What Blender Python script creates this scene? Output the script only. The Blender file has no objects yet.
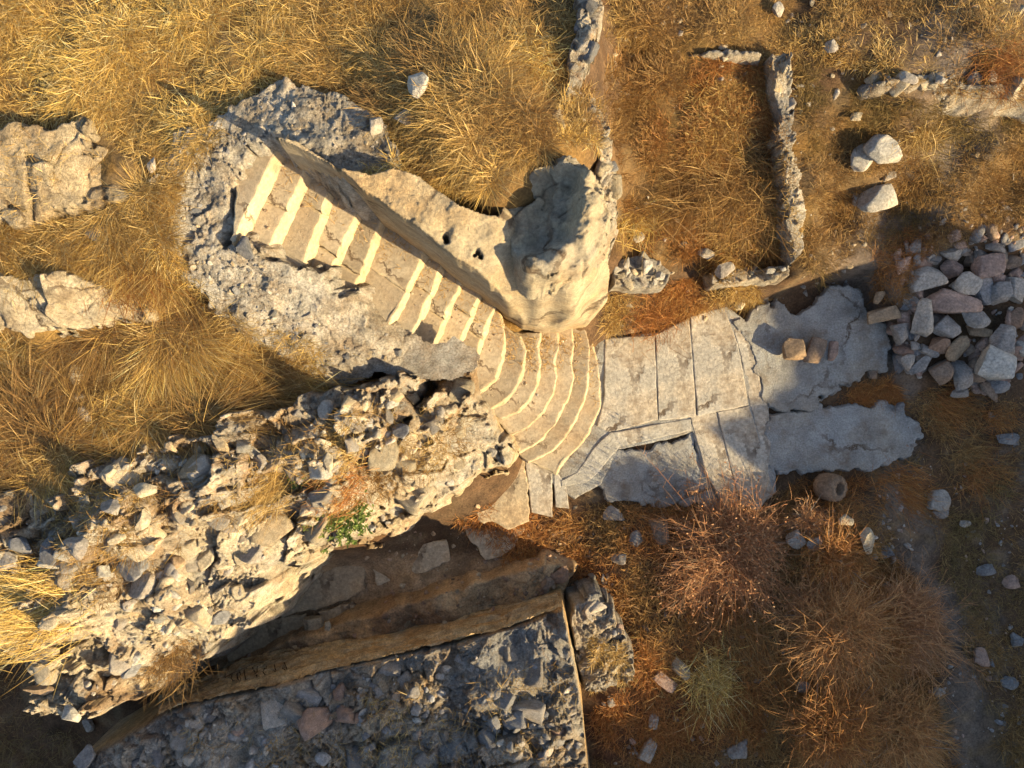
import bpy, bmesh, math, random
import numpy as np
from mathutils import Vector

random.seed(7)
RNG = np.random.default_rng(7)
SC = bpy.context.scene
COL = SC.collection
H = 9.5            # camera height above the paved court (m)
F = 731.0          # focal length in pixels for a 1024 px wide frame
EL = math.radians(20)
U = np.array([0.88, -0.475]); U = U / np.linalg.norm(U)     # horizontal direction to the sun
V = np.array([-U[1], U[0]])

def P(px, py, z):
    k = (H - z) / F
    return ((px - 512) * k, -(py - 384) * k)
def proj(x, y, z):
    k = F / (H - z)
    return x * k + 512, -y * k + 384
def PP(pts, z):
    """pixel points at height z (scalar, or third element of the point) -> world xy"""
    return np.array([P(p[0], p[1], p[2] if len(p) > 2 else z) for p in pts])

# ------------------------------------------------------------------ noise
def h2(ix, iy, s):
    n = (ix.astype(np.int64) * 374761393 + iy.astype(np.int64) * 668265263 + s * 1442695041) & 0xFFFFFFFF
    n = ((n ^ (n >> 13)) * 1274126177) & 0xFFFFFFFF
    n = ((n ^ (n >> 16)) * 2246822519) & 0xFFFFFFFF
    n = n ^ (n >> 15)
    return (n & 0xFFFFFF) / float(0x1000000)
def vn(x, y, s=0):
    x = np.asarray(x, float); y = np.asarray(y, float)
    ix = np.floor(x); iy = np.floor(y); fx = x - ix; fy = y - iy
    fx = fx * fx * (3 - 2 * fx); fy = fy * fy * (3 - 2 * fy)
    a = h2(ix, iy, s); b = h2(ix + 1, iy, s); c = h2(ix, iy + 1, s); d = h2(ix + 1, iy + 1, s)
    return (a + (b - a) * fx + (c - a) * fy + (a - b - c + d) * fx * fy) * 2 - 1
def fbm(x, y, scale, octs=4, s=0, gain=.5):
    x = np.asarray(x, float); y = np.asarray(y, float)
    r = 0; a = 1; f = 1 / scale
    for o in range(octs):
        r = r + a * vn(x * f + 17.3 * o, y * f - 9.1 * o, s + o); a *= gain; f *= 2.03
    return r
def vor(x, y, scale, s=0):
    x = np.asarray(x, float) / scale; y = np.asarray(y, float) / scale
    ix = np.floor(x); iy = np.floor(y)
    f1 = np.full(x.shape, 9.); f2 = np.full(x.shape, 9.)
    r1 = np.zeros(x.shape); r2 = np.zeros(x.shape); r3 = np.zeros(x.shape); dx = np.zeros(x.shape); dy = np.zeros(x.shape)
    for i in (-1, 0, 1):
        for j in (-1, 0, 1):
            cx = ix + i; cy = iy + j
            ox = cx + .1 + .8 * h2(cx, cy, s + 1) - x; oy = cy + .1 + .8 * h2(cx, cy, s + 2) - y
            d = np.sqrt(ox * ox + oy * oy)
            m = d < f1
            f2 = np.where(m, f1, np.minimum(f2, d)); f1 = np.where(m, d, f1)
            r1 = np.where(m, h2(cx, cy, s + 3), r1); r2 = np.where(m, h2(cx, cy, s + 4), r2); r3 = np.where(m, h2(cx, cy, s + 5), r3)
            dx = np.where(m, -ox, dx); dy = np.where(m, -oy, dy)
    return f1, f2, r1, r2, r3, dx * scale, dy * scale
def rubble(x, y, scale, s, tilt=.9, amp=.25):
    """broken-stone relief: every cell a tilted facet; returns height, tone, crack mask"""
    sx = 1 + .35 * vn(x / (scale * 6), y / (scale * 6), s + 77)
    wx = (x * .8 + y * .35) * sx + fbm(x, y, scale * 1.1, 3, s + 50) * scale * .42; wy = (y * 1.15 - x * .3) * sx + fbm(x, y, scale * 1.1, 3, s + 60) * scale * .42
    f1, f2, r1, r2, r3, dx, dy = vor(wx, wy, scale, s)
    big = .35 + 1.3 * r2 * r3
    hh = ((r1 - .4) * amp * scale * 1.5 + (r2 - .5) * tilt * 1.3 * dx + (r3 - .5) * tilt * 1.3 * dy) * big
    cr = np.clip((f2 - f1) / .12, 0, 1); cr = cr * cr * (3 - 2 * cr)
    cover = smooth(.62 + fbm(x, y, scale * 3.2, 3, s + 90) * 1.1)     # stones sink into mortar and soil in places
    hh = hh * (.2 + .8 * cover) - (1 - cr) * scale * .07 * cover
    return hh, .5 + (r1 - .5) * cover, 1 - (1 - cr) * cover * .6
def smooth(t): t = np.clip(t, 0, 1); return t * t * (3 - 2 * t)

# ------------------------------------------------------------------ polygons
def sdpoly(poly, X, Y):
    """signed distance, positive inside"""
    d = np.full(X.shape, 1e9); ins = np.zeros(X.shape, bool)
    n = len(poly)
    for i in range(n):
        ax, ay = poly[i]; bx, by = poly[(i + 1) % n]
        ex, ey = bx - ax, by - ay
        t = np.clip(((X - ax) * ex + (Y - ay) * ey) / (ex * ex + ey * ey + 1e-12), 0, 1)
        d = np.minimum(d, (X - ax - t * ex) ** 2 + (Y - ay - t * ey) ** 2)
        c = ((ay > Y) != (by > Y))
        with np.errstate(divide='ignore', invalid='ignore'):
            xi = (bx - ax) * (Y - ay) / (by - ay + 1e-12) + ax
        ins ^= c & (X < xi)
    d = np.sqrt(d)
    return np.where(ins, d, -d)
def idw(ctrl, X, Y, soft=.25, p=2.):
    num = 0; den = 0
    for cx, cy, cz in ctrl:
        w = 1 / ((X - cx) ** 2 + (Y - cy) ** 2 + soft * soft) ** p
        num = num + w * cz; den = den + w
    return num / den
def W3(pts): return [(*P(px, py, z), z) for px, py, z in pts]

# ------------------------------------------------------------------ materials
def make_mat(name, bump=.5, s1=9., s2=45., lo=.62, hi=1.3, rough=.92, dist=.02, objrand=0., grain=160., cracks=0.):
    m = bpy.data.materials.new(name); m.use_nodes = True
    n = m.node_tree; n.nodes.clear(); L = n.links.new
    out = n.nodes.new('ShaderNodeOutputMaterial'); b = n.nodes.new('ShaderNodeBsdfPrincipled')
    b.inputs['Roughness'].default_value = rough; b.inputs['Specular IOR Level'].default_value = .2
    L(b.outputs[0], out.inputs[0])
    at = n.nodes.new('ShaderNodeAttribute'); at.attribute_name = 'Col'
    tc = n.nodes.new('ShaderNodeTexCoord')
    def nz(sc, det, r=.6):
        t = n.nodes.new('ShaderNodeTexNoise'); t.inputs['Scale'].default_value = sc; t.inputs['Detail'].default_value = det
        t.inputs['Roughness'].default_value = r; L(tc.outputs['Object'], t.inputs['Vector']); return t
    a1 = nz(s1, 6); a2 = nz(s2, 5, .7); a3 = nz(grain, 2)
    def rmp(src, lo, hi):
        r = n.nodes.new('ShaderNodeMapRange'); r.inputs['From Min'].default_value = .3; r.inputs['From Max'].default_value = .7
        r.inputs['To Min'].default_value = lo; r.inputs['To Max'].default_value = hi; L(src, r.inputs['Value']); return r.outputs[0]
    def mul(a, c):
        k = n.nodes.new('ShaderNodeMath'); k.operation = 'MULTIPLY'; L(a, k.inputs[0])
        if isinstance(c, float): k.inputs[1].default_value = c
        else: L(c, k.inputs[1])
        return k.outputs[0]
    v = mul(rmp(a1.outputs[0], lo + .1, hi - .08), rmp(a2.outputs[0], lo, hi))
    if objrand:
        oi = n.nodes.new('ShaderNodeObjectInfo'); r = n.nodes.new('ShaderNodeMapRange')
        r.inputs['To Min'].default_value = 1 - objrand; r.inputs['To Max'].default_value = 1 + objrand
        L(oi.outputs['Random'], r.inputs['Value']); v = mul(v, r.outputs[0])
    mx = n.nodes.new('ShaderNodeVectorMath'); mx.operation = 'SCALE'
    L(at.outputs['Color'], mx.inputs[0]); L(v, mx.inputs['Scale'])
    # ochre stains
    st = nz(s1 * .45, 4); sr = rmp(st.outputs[0], -.25, .55)
    mm = n.nodes.new('ShaderNodeMix'); mm.data_type = 'RGBA'; mm.blend_type = 'MULTIPLY'
    cl = n.nodes.new('ShaderNodeClamp'); L(sr, cl.inputs[0]); L(cl.outputs[0], mm.inputs[0])
    L(mx.outputs[0], mm.inputs[6]); mm.inputs[7].default_value = (1.0, .80, .56, 1)
    last = mm.outputs[2]; hgt = None
    if cracks:
        vo = n.nodes.new('ShaderNodeTexVoronoi'); vo.feature = 'DISTANCE_TO_EDGE'; vo.inputs['Scale'].default_value = cracks
        wn = nz(5., 4); wa = n.nodes.new('ShaderNodeVectorMath'); wa.operation = 'MULTIPLY_ADD'
        L(wn.outputs['Color'], wa.inputs[0]); wa.inputs[1].default_value = (.35, .35, .35); L(tc.outputs['Object'], wa.inputs[2]); L(wa.outputs[0], vo.inputs['Vector'])
        cr = n.nodes.new('ShaderNodeMapRange'); cr.inputs['From Min'].default_value = .0; cr.inputs['From Max'].default_value = .022; L(vo.outputs['Distance'], cr.inputs['Value'])
        cm = nz(1.7, 3); cv = n.nodes.new('ShaderNodeMath'); cv.operation = 'MAXIMUM'; L(cr.outputs[0], cv.inputs[0]); L(rmp(cm.outputs[0], -.3, 1.6), cv.inputs[1])
        cl2 = n.nodes.new('ShaderNodeClamp'); L(cv.outputs[0], cl2.inputs[0])
        mk = n.nodes.new('ShaderNodeMix'); mk.data_type = 'RGBA'; L(cl2.outputs[0], mk.inputs[0]); mk.inputs[6].default_value = (.10, .065, .04, 1); L(last, mk.inputs[7]); last = mk.outputs[2]
        # soil caught in shallow hollows
        dn = nz(2.6, 6, .72); dc = n.nodes.new('ShaderNodeClamp'); L(rmp(dn.outputs[0], -1.1, .75), dc.inputs[0])
        md = n.nodes.new('ShaderNodeMix'); md.data_type = 'RGBA'; L(dc.outputs[0], md.inputs[0]); L(last, md.inputs[6]); md.inputs[7].default_value = (.19, .13, .08, 1); last = md.outputs[2]
        hgt = cl2.outputs[0]
    L(last, b.inputs['Base Color'])
    bp = n.nodes.new('ShaderNodeBump'); bp.inputs['Strength'].default_value = bump; bp.inputs['Distance'].default_value = dist
    ad = n.nodes.new('ShaderNodeMath'); ad.operation = 'ADD'
    L(mul(a2.outputs[0], .8), ad.inputs[0]); L(mul(a3.outputs[0], .7), ad.inputs[1])
    if hgt is not None:
        a4 = n.nodes.new('ShaderNodeMath'); a4.operation = 'ADD'; L(ad.outputs[0], a4.inputs[0]); L(mul(hgt, .5), a4.inputs[1]); ad = a4
    L(ad.outputs[0], bp.inputs['Height']); L(bp.outputs[0], b.inputs['Normal'])
    return m
def blade_mat(name, trans=.25):
    m = bpy.data.materials.new(name); m.use_nodes = True
    n = m.node_tree; n.nodes.clear(); L = n.links.new
    out = n.nodes.new('ShaderNodeOutputMaterial'); b = n.nodes.new('ShaderNodeBsdfPrincipled')
    t = n.nodes.new('ShaderNodeBsdfTranslucent'); mix = n.nodes.new('ShaderNodeMixShader'); mix.inputs[0].default_value = trans
    at = n.nodes.new('ShaderNodeAttribute'); at.attribute_name = 'Col'
    b.inputs['Roughness'].default_value = .6; b.inputs['Specular IOR Level'].default_value = .25
    L(at.outputs['Color'], b.inputs['Base Color']); L(at.outputs['Color'], t.inputs['Color'])
    L(b.outputs[0], mix.inputs[1]); L(t.outputs[0], mix.inputs[2]); L(mix.outputs[0], out.inputs[0])
    return m
M_ROCK = make_mat('weathered_limestone', 1., 6., 40., lo=.5, hi=1.4, dist=.04, cracks=.8)
M_RUB = make_mat('rubble_masonry', 1., 8., 46., lo=.5, hi=1.42, dist=.035)
M_SOIL = make_mat('dry_soil', .8, 5., 38., lo=.5, hi=1.4, dist=.03)
M_SLAB = make_mat('paving_limestone', .9, 4., 26., lo=.62, hi=1.25, dist=.025, cracks=.7)
M_MORTAR = make_mat('lime_mortar', 1., 4., 46., lo=.62, hi=1.25, dist=.03, cracks=.9)
M_STEP = make_mat('worn_step_stone', .6, 5., 28., lo=.74, hi=1.2, dist=.015, cracks=1.0)
M_BLOCK = make_mat('carved_block_stone', .9, 5., 34., lo=.66, hi=1.24, dist=.03, cracks=.5)
M_STONE = make_mat('loose_stone', .9, 6., 34., lo=.55, hi=1.32, dist=.025)
M_BITS = make_mat('masonry_stone', .9, 7., 40., lo=.55, hi=1.32, dist=.025, objrand=.3)
M_GRASS = blade_mat('dry_grass')
M_TWIG = blade_mat('dry_twigs', .12)
M_LEAF = blade_mat('green_leaves', .35)

# ------------------------------------------------------------------ mesh helpers
def build(name, verts, loops, starts, cols, mat, parent=None, smooth_sh=False):
    me = bpy.data.meshes.new(name)
    verts = np.asarray(verts, np.float32); nv = len(verts)
    me.vertices.add(nv); me.vertices.foreach_set('co', verts.ravel())
    me.loops.add(len(loops)); me.loops.foreach_set('vertex_index', np.asarray(loops, np.int32))
    me.polygons.add(len(starts)); me.polygons.foreach_set('loop_start', np.asarray(starts, np.int32))
    if smooth_sh: me.polygons.foreach_set('use_smooth', np.ones(len(starts), bool))
    me.update(calc_edges=True)
    c = np.ones((nv, 4), np.float32); cols = np.asarray(cols, np.float32)
    c[:, :3] = cols
    me.attributes.new('Col', 'FLOAT_COLOR', 'POINT').data.foreach_set('color', c.ravel())
    me.materials.append(mat)
    me.validate()
    o = bpy.data.objects.new(name, me); COL.objects.link(o)
    if parent: o.parent = parent
    return o
def centre(o):
    """move a mesh object's origin to its own middle so that masks and copies behave"""
    me = o.data; n = len(me.vertices); a = np.empty(n * 3, np.float32); me.vertices.foreach_get('co', a); a = a.reshape(-1, 3)
    c = (a.min(0) + a.max(0)) / 2; c[2] = a[:, 2].min()
    me.vertices.foreach_set('co', (a - c).ravel()); me.update(); o.location = [float(v) for v in c]
    return o
def grid_mesh(name, xs, ys, Z, cols, keep, mat, parent=None):
    nx, ny = len(xs), len(ys)
    X, Y = np.meshgrid(xs, ys)
    idx = np.arange(nx * ny).reshape(ny, nx)
    q = np.stack([idx[:-1, :-1], idx[:-1, 1:], idx[1:, 1:], idx[1:, :-1]], -1).reshape(-1, 4)
    if keep is not None:
        kv = keep.ravel(); q = q[kv[q].any(1)]
    used = np.unique(q); rm = np.full(nx * ny, -1); rm[used] = np.arange(len(used)); q = rm[q]
    v = np.stack([X.ravel(), Y.ravel(), Z.ravel()], -1)[used]
    return build(name, v, q.ravel(), np.arange(len(q)) * 4, cols.reshape(-1, 3)[used], mat, parent, True)
def tag(o, label=None, cat=None, group=None, kind=None):
    if label: o['label'] = label
    if cat: o['category'] = cat
    if group: o['group'] = group
    if kind: o['kind'] = kind
    return o
def empty(name, loc, label, cat, group=None):
    o = bpy.data.objects.new(name, None); COL.objects.link(o); o.location = loc
    o.empty_display_size = .1
    return tag(o, label, cat, group)
def adopt(ch, par):
    ch.parent = par; ch.location = Vector(ch.location) - Vector(par.location)
    return ch
def prism(name, poly, zt, zb, col, mat, parent=None, rough=.008, bevel=.012, step=.035, seed=0, slope=0., topcol=None):
    """worn stone block: noisy outline, rounded top edge, sides with several courses of vertices"""
    pts = []
    n = len(poly)
    for i in range(n):
        a = np.array(poly[i]); b = np.array(poly[(i + 1) % n]); k = max(1, int(np.linalg.norm(b - a) / step))
        for j in range(k): pts.append(a + (b - a) * j / k)
    pts = np.array(pts)
    ar = np.sum(pts[:, 0] * np.roll(pts[:, 1], -1) - np.roll(pts[:, 0], -1) * pts[:, 1])
    if ar < 0: pts = pts[::-1]
    tn = np.roll(pts, -1, 0) - np.roll(pts, 1, 0); ln = np.linalg.norm(tn, axis=1, keepdims=True) + 1e-9
    nr = np.stack([tn[:, 1], -tn[:, 0]], -1) / ln
    rings = []
    levels = [(zb, -slope), (zb + (zt - zb) * .6, -slope * .6), (zt - bevel * 2.2, -.002), (zt - bevel * .7, bevel * .35), (zt, bevel * 1.3), (zt + .001, bevel * 3)]
    for li, (z, ins) in enumerate(levels):
        d = fbm(pts[:, 0] + seed, pts[:, 1] + z * .8, .18, 4, seed) * rough + fbm(pts[:, 0], pts[:, 1] + z * 2, .05, 2, seed + 9) * rough * .5
        p = pts + nr * (d[:, None] - ins)
        zz = z + fbm(p[:, 0], p[:, 1], .3, 3, seed + 4) * (.008 if li >= 3 else 0)
        rings.append(np.column_stack([p, zz]))
    v = np.concatenate(rings); m = len(pts)
    bm = bmesh.new(); bv = [bm.verts.new(c) for c in v]
    for li in range(len(levels) - 1):
        for i in range(m):
            j = (i + 1) % m
            bm.faces.new((bv[li * m + i], bv[li * m + j], bv[(li + 1) * m + j], bv[(li + 1) * m + i]))
    top = bm.faces.new(bv[(len(levels) - 1) * m:])
    bmesh.ops.triangulate(bm, faces=[top])
    me = bpy.data.meshes.new(name); bm.to_mesh(me); bm.free()
    nv = len(me.vertices); c = np.ones((nv, 4), np.float32); c[:, :3] = col
    if topcol is not None:
        xy = v[:, :2]; q = smooth(fbm(xy[:, 0], xy[:, 1], .22, 4, seed + 31) * 2.4 - .55)
        q[5 * m:] = 1; q[:3 * m] *= .8
        c[:nv, :3] = mixc(np.array(col) + 0 * q[:, None], np.array(topcol) + 0 * q[:, None], q)
    me.attributes.new('Col', 'FLOAT_COLOR', 'POINT').data.foreach_set('color', c.ravel())
    me.materials.append(mat)
    o = bpy.data.objects.new(name, me); COL.objects.link(o)
    if parent: o.parent = parent
    return o

# ------------------------------------------------------------------ ground relief
GC = W3([
 (0,0,2.85),(110,20,2.9),(200,0,2.9),(300,20,2.9),(400,0,2.9),(500,10,2.85),(560,15,2.8),(555,90,2.75),(520,140,3.12),(300,70,2.9),(450,120,3.15),(420,160,3.22),(430,90,3.15),(480,100,3.2),(520,110,3.22),(540,135,3.16),(575,132,2.95),(470,150,3.28),(440,168,3.26),(500,178,3.2),(485,190,3.22),(300,50,2.95),(400,60,3.02),(395,140,3.1),(480,170,3.15),(470,195,3.12),(500,160,3.12),(240,80,3.0),(200,120,2.9),(320,80,3.0),(370,110,3.05),
 (100,80,2.85),(0,100,2.75),(0,180,2.75),(120,160,2.8),(150,220,2.62),(60,240,2.6),(150,290,2.4),(200,320,2.2),(0,300,2.4),(120,330,2.15),(160,190,2.75),(240,345,2.0),(290,366,1.75),(0,255,2.6),(110,255,2.55),
 (0,360,2.1),(100,370,2.05),(200,380,1.95),(270,380,1.75),(320,383,1.4),(0,440,2.18),(100,430,2.13),(200,416,2.07),(290,396,1.84),(0,470,2.18),(60,460,2.17),(240,404,1.98),(370,380,.9),(0,494,2.14),(120,450,2.12),(-80,470,2.1),
 (240,160,2.55),(255,200,2.4),(300,230,2.1),(350,260,1.7),(400,290,1.35),(450,330,.9),(298,162,2.25),(320,175,2.05),(345,190,1.85),(390,218,1.5),(440,252,1.1),(480,282,.8),(420,225,1.6),(460,245,1.4),(365,195,1.9),(500,300,.6),(490,360,.5),(520,400,.2),(560,400,-.1),(600,400,-.12),
 (620,350,-.08),(660,330,-.06),(700,350,-.06),(700,450,-.08),(760,400,-.06),(640,470,-.1),(600,490,-.1),(560,500,-.1),(840,340,-.05),(880,440,-.05),(740,500,-.05),
 (560,340,.2),(610,310,.15),(600,250,.8),(640,60,1.35),(640,130,1.2),(650,200,.95),(700,100,1.2),(745,100,1.2),(755,200,.95),(690,240,.6),(640,245,.6),(720,30,1.55),(640,10,1.6),(720,68,1.35),(770,230,.8),(815,100,1.2),(815,180,1.0),(812,240,.7),(750,260,.6),
 (850,30,1.45),(1000,30,1.62),(960,62,1.5),(1010,70,1.55),(900,64,1.48),(860,100,1.2),(950,118,1.0),(1010,122,1.05),(850,150,.85),(950,160,.8),(830,220,.3),(900,220,.25),(1000,200,.5),(650,300,.15),(750,285,.2),(700,290,.18),
 (950,290,.1),(1020,300,.25),(1020,400,.1),(960,420,0),(950,500,-.02),(1020,500,.05),(900,560,0),(1000,650,.1),(960,740,.1),(920,650,.0),
 (690,540,.0),(640,560,.02),(760,560,.15),(820,600,.4),(880,650,.5),(850,560,.3),(700,700,.15),(840,740,.5),(640,740,.1),(740,760,.2),(780,680,.3),(900,720,.35),
 (560,545,-.12),(450,560,-.18),(350,600,-.22),(280,640,-.25),(200,690,-.3),(500,580,-.1),(420,720,.1),(250,740,0.),(30,740,-.35),(60,770,-.35),(0,690,-.3),(550,720,.0),
 (150,560,.6),(300,480,.6),(420,430,.6),(0,580,.8),
])
_far = []
for px, py, z in [(-500,-300,3.2),(100,-500,3.3),(600,-500,2.3),(1100,-500,1.9),(1500,-200,1.6),(1600,300,.6),(1500,700,.3),(1300,1200,.2),(700,1200,0),(200,1200,-.5),(-300,1100,-.4),(-500,700,.2),(-500,300,1.6)]:
    _far.append((*P(px, py, z), z))
GC = GC + _far
COURT = PP([(560,380),(600,345),(725,306),(760,298),(830,276),(868,276),(902,350),(890,385),(932,435),(895,475),(772,515),(690,512),(600,500),(560,520),(525,520),(525,440)], 0)
def ground_z(X, Y):
    z = idw(GC, X, Y, .22, 2.)
    cd = sdpoly(COURT, X, Y)
    z = z - np.maximum(z + .075, 0) * smooth((cd + .12) / .2)
    r = np.hypot(X, Y)
    near = np.exp(-(np.maximum(r - 9, 0) / 8) ** 2)
    z = z * near + (1 - near) * (.6 + fbm(X, Y, 40, 3, 70) * 2.2)
    z = z + fbm(X, Y, .9, 4, 5) * .05 * smooth(.25 - cd) + fbm(X, Y, .16, 3, 15) * .012
    return z
def colr(*c): return np.array(c, float)
SOIL = colr(.120,.072,.040); REDSOIL = colr(.105,.052,.028); THATCH = colr(.24,.145,.048); PATH = colr(.185,.145,.112); DARKS = colr(.10,.065,.038); TAN = colr(.30,.215,.12)

# ------------------------------------------------------------------ masses (walls, rock)
MASSES = []
class Mass:
    def __init__(s, poly, ctrl=(), zb=-.3, batter=.1, edge=.04, escale=.3, rel=None, rough=.02, seed=0, cols=None, power=.75, soft=.25, z=None, rag=0., dents=(), tilt=0.):
        s.poly = PP(poly, z); s.zb = zb; s.batter = batter; s.edge = edge; s.escale = escale; s.rel = rel; s.rough = rough; s.seed = seed; s.cols = cols; s.power = power; s.soft = soft; s.rag = rag; s.tilt = tilt; s.dents = [(*P(d[0], d[1], d[2]), d[3], d[4]) for d in dents]
        c = [(*P(p[0], p[1], p[2] if len(p) > 2 else z), p[2] if len(p) > 2 else z) for p in poly]
        s.ctrl = c + W3(ctrl)
        MASSES.append(s)
    def box(s, m=.0):
        a = s.poly.min(0) - s.batter - s.edge * 2 - s.rag - m; b = s.poly.max(0) + s.batter + s.edge * 2 + s.rag + m
        return a, b
    def z(s, X, Y, full=False):
        sd = sdpoly(s.poly, X, Y) + fbm(X, Y, s.escale, 4, s.seed + 3) * s.edge
        if s.rel and s.rag:
            h0, q0, k0 = rubble(X, Y, s.rag * 2, s.seed + 500, 1., .4); sd = sd + (q0 - .5) * s.rag
        zt = idw(s.ctrl, X, Y, s.soft, 2.)
        tone = np.zeros(X.shape) + .5; cr = np.ones(X.shape)
        if s.rel:
            for sc, tilt, amp, w in s.rel:
                hh, r1, c = rubble(X, Y, sc, s.seed + int(sc * 1000), tilt, amp)
                zt = zt + hh * w; tone = tone + (r1 - .5) * min(1, sc * 5) ; cr = np.minimum(cr, c)
        zt = zt + fbm(X, Y, .35, 5, s.seed + 7, .55) * s.rough
        if s.tilt:
            c0 = s.poly.mean(0); zt = zt - s.tilt * ((X - c0[0]) * U[0] + (Y - c0[1]) * U[1])
        for dx, dy, dr, dd in s.dents:
            q = np.hypot(X - dx, Y - dy) / dr; zt = zt - dd * smooth(1.6 - q)
        zb = s.zb
        t = np.clip((sd + s.batter) / s.batter, 0, 1)
        zz = zb + (zt - zb) * t ** s.power
        zz = np.where(sd < -s.batter, -50., zz)
        return (zz, sd, tone, cr) if full else zz
    def mesh(s, name, mat, parent=None, res=.013, colf=None):
        a, b = s.box()
        xs = np.arange(a[0], b[0], res); ys = np.arange(a[1], b[1], res)
        X, Y = np.meshgrid(xs, ys)
        Z, sd, tone, cr = s.z(X, Y, True)
        keep = sd > -s.batter
        Z = np.maximum(Z, s.zb)
        c = colf(X, Y, Z, sd, tone, cr)
        return grid_mesh(name, xs, ys, Z, c, keep, mat, parent)

def mixc(a, b, t): t = np.clip(t, 0, 1)[..., None]; return a * (1 - t) + b * t
LIME = colr(.50,.415,.29); GREY = colr(.33,.30,.255); BLUE = colr(.225,.222,.215); OCHRE = colr(.42,.28,.135); PALE = colr(.60,.53,.42); BROWN = colr(.19,.115,.06)
def col_rubble(w_lime=.5, dirt=BROWN, seed=0):
    def f(X, Y, Z, sd, tone, cr):
        n = fbm(X, Y, .5, 3, seed + 81) * .5 + .5
        c = mixc(mixc(GREY, BLUE, smooth(1 - n * 1.3)), mixc(LIME, PALE, tone), tone * .75 + n * .5 - .55 + (w_lime - .5) * 1.4)
        c = mixc(dirt * .9, c, cr * 1.1 - .02)
        o = smooth((fbm(X, Y, .6, 4, seed + 31) - .25) * 3)
        return mixc(c, OCHRE * .8, o * .3)
    return f
def col_lime(base=LIME, alt=OCHRE, seed=0, amt=.45, grey=.3):
    def f(X, Y, Z, sd, tone, cr):
        n = fbm(X, Y, .5, 4, seed + 11); g = fbm(X, Y, .35, 4, seed + 21)
        c = mixc(base + 0 * X[..., None], alt + 0 * X[..., None], smooth(n * .9 + .1) * amt)
        return mixc(c, GREY, smooth(g + .1) * grey)
    return f

# --- rubble core west and north of the stairs
mA = Mass([(158,168,2.78),(190,133,2.92),(240,97,3.0),(285,77,3.0),(335,97,3.0),(380,130,3.0),(394,160,3.05),(380,176,3.05),(352,172,3.1),(318,152,3.1),(285,132,3.1),(268,120,3.05),(246,150,2.85),(230,185,2.75),(226,238,2.62),(240,238,2.72),(262,244,2.68),(288,262,2.52),(318,276,2.42),(338,292,2.3),(356,292,2.2),(366,322,2.06),(386,330,1.94),(406,346,1.8),(428,358,1.58),(462,361,1.44),(452,369,1.38),(430,364,1.48),(408,357,1.62),(392,355,1.7),(360,362,1.8),(330,366,1.85),(280,347,2.0),(225,318,2.28),(184,276,2.46),(156,230,2.68)],
    [(250,280,2.45),(300,320,2.2),(360,335,1.95),(200,200,2.7),(225,150,2.9)], zb=1.7, batter=.18, edge=.08, rel=[(.20,.6,.25,.5),(.075,.8,.4,.55),(.035,.9,.4,.5)], rough=.035, seed=11, rag=.06)
# --- carved rock block beside the stairs, with a raised boulder
mB = Mass([(284,147,3.1),(305,149,3.12),(340,172,3.15),(372,180,3.15),(395,172,3.12),(420,178,3.12),(460,205,3.15),(497,214,3.1),(512,192,2.85),(545,165,2.9),(580,165,3.0),(604,195,2.95),(612,225,2.7),(613,262,2.2),(608,296,1.5),(590,318,1.0),(545,329,.95),(524,324,1.0),(516,310,1.7),(503,296,2.4),(484,281,2.75),(434,243,2.95),(384,205,3.1),(334,171,3.12)],
    [(430,225,3.15),(480,250,3.1),(470,262,3.0),(515,282,2.95),(540,286,2.95),(570,282,2.9),(592,262,2.95),(540,262,3.05),(525,200,2.75),(545,205,2.8),(535,230,2.8),(490,235,3.12),(488,255,3.08),(460,225,3.15),(400,200,3.15),(350,186,3.15)], zb=.1, batter=.05, edge=.018, escale=.25, rel=[(.6,.3,.1,.5),(.12,.4,.25,.25),(.05,.5,.4,.25)], rough=.03, seed=23, power=.32, soft=.16, tilt=.14,
    dents=[(445,236,3.12,.022,.2),(446,240,3.12,.018,.2),(477,250,3.1,.018,.2),(480,254,3.1,.016,.2),(474,253,3.1,.012,.15)])
mB2 = Mass([(500,196,2.92),(513,172,2.98),(545,158,3.05),(576,158,3.15),(597,180,3.2),(606,215,3.1),(602,245,3.0),(572,268,3.0),(534,278,2.98),(508,252,2.95)],
    [(588,180,3.26),(592,202,3.28),(582,228,3.28),(560,252,3.24),(535,266,3.16),(520,190,2.9),(530,215,2.88),(512,215,2.88),(545,185,2.95),(560,210,2.98),(540,240,2.93),(570,185,3.02),(560,232,3.02)], zb=2.5, batter=.12, edge=.035, rel=[(.34,.8,.35,.6),(.10,.7,.4,.4),(.04,.7,.4,.4)], rough=.04, seed=29, rag=.03, power=.85, soft=.05)
# --- long rubble wall at the lower left
mC = Mass([(-160,530,2.25),(0,500,2.24),(60,478,2.24),(120,455,2.2),(200,432,2.14),(290,408,2.05),(345,394,1.97),(378,386,1.95),(405,388,1.9),(425,420,1.55),(440,385,1.5),(458,372,1.4),(470,372,1.35),(486,420,1.1),(503,464,.8),(470,474,.85),(440,495,.9),(400,524,.95),(365,540,1.0),(300,556,1.3),(270,575,1.35),(258,600,1.4),(240,618,1.4),(222,635,1.3),(195,652,1.25),(170,668,1.2),(150,684,1.15),(90,712,1.2),(52,718,1.2),(24,698,1.4),(20,660,1.6),(0,650,1.7),(-160,640,1.8)],
    [(100,520,2.35),(200,480,2.3),(300,450,2.2),(60,600,2.1),(150,600,1.95),(180,620,1.6),(250,560,1.85),(220,600,1.6),(330,500,2.0),(340,530,1.6),(400,470,1.7),(430,460,1.35),(390,430,1.9),(120,660,1.7),(80,690,1.5)],
    zb=-.3, batter=.26, edge=.09, escale=.35, rel=[(.40,1.1,.5,1.),(.17,1.3,.7,1.),(.07,1.2,.7,.9)], rough=.05, seed=41, power=.75, rag=.16)
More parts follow.
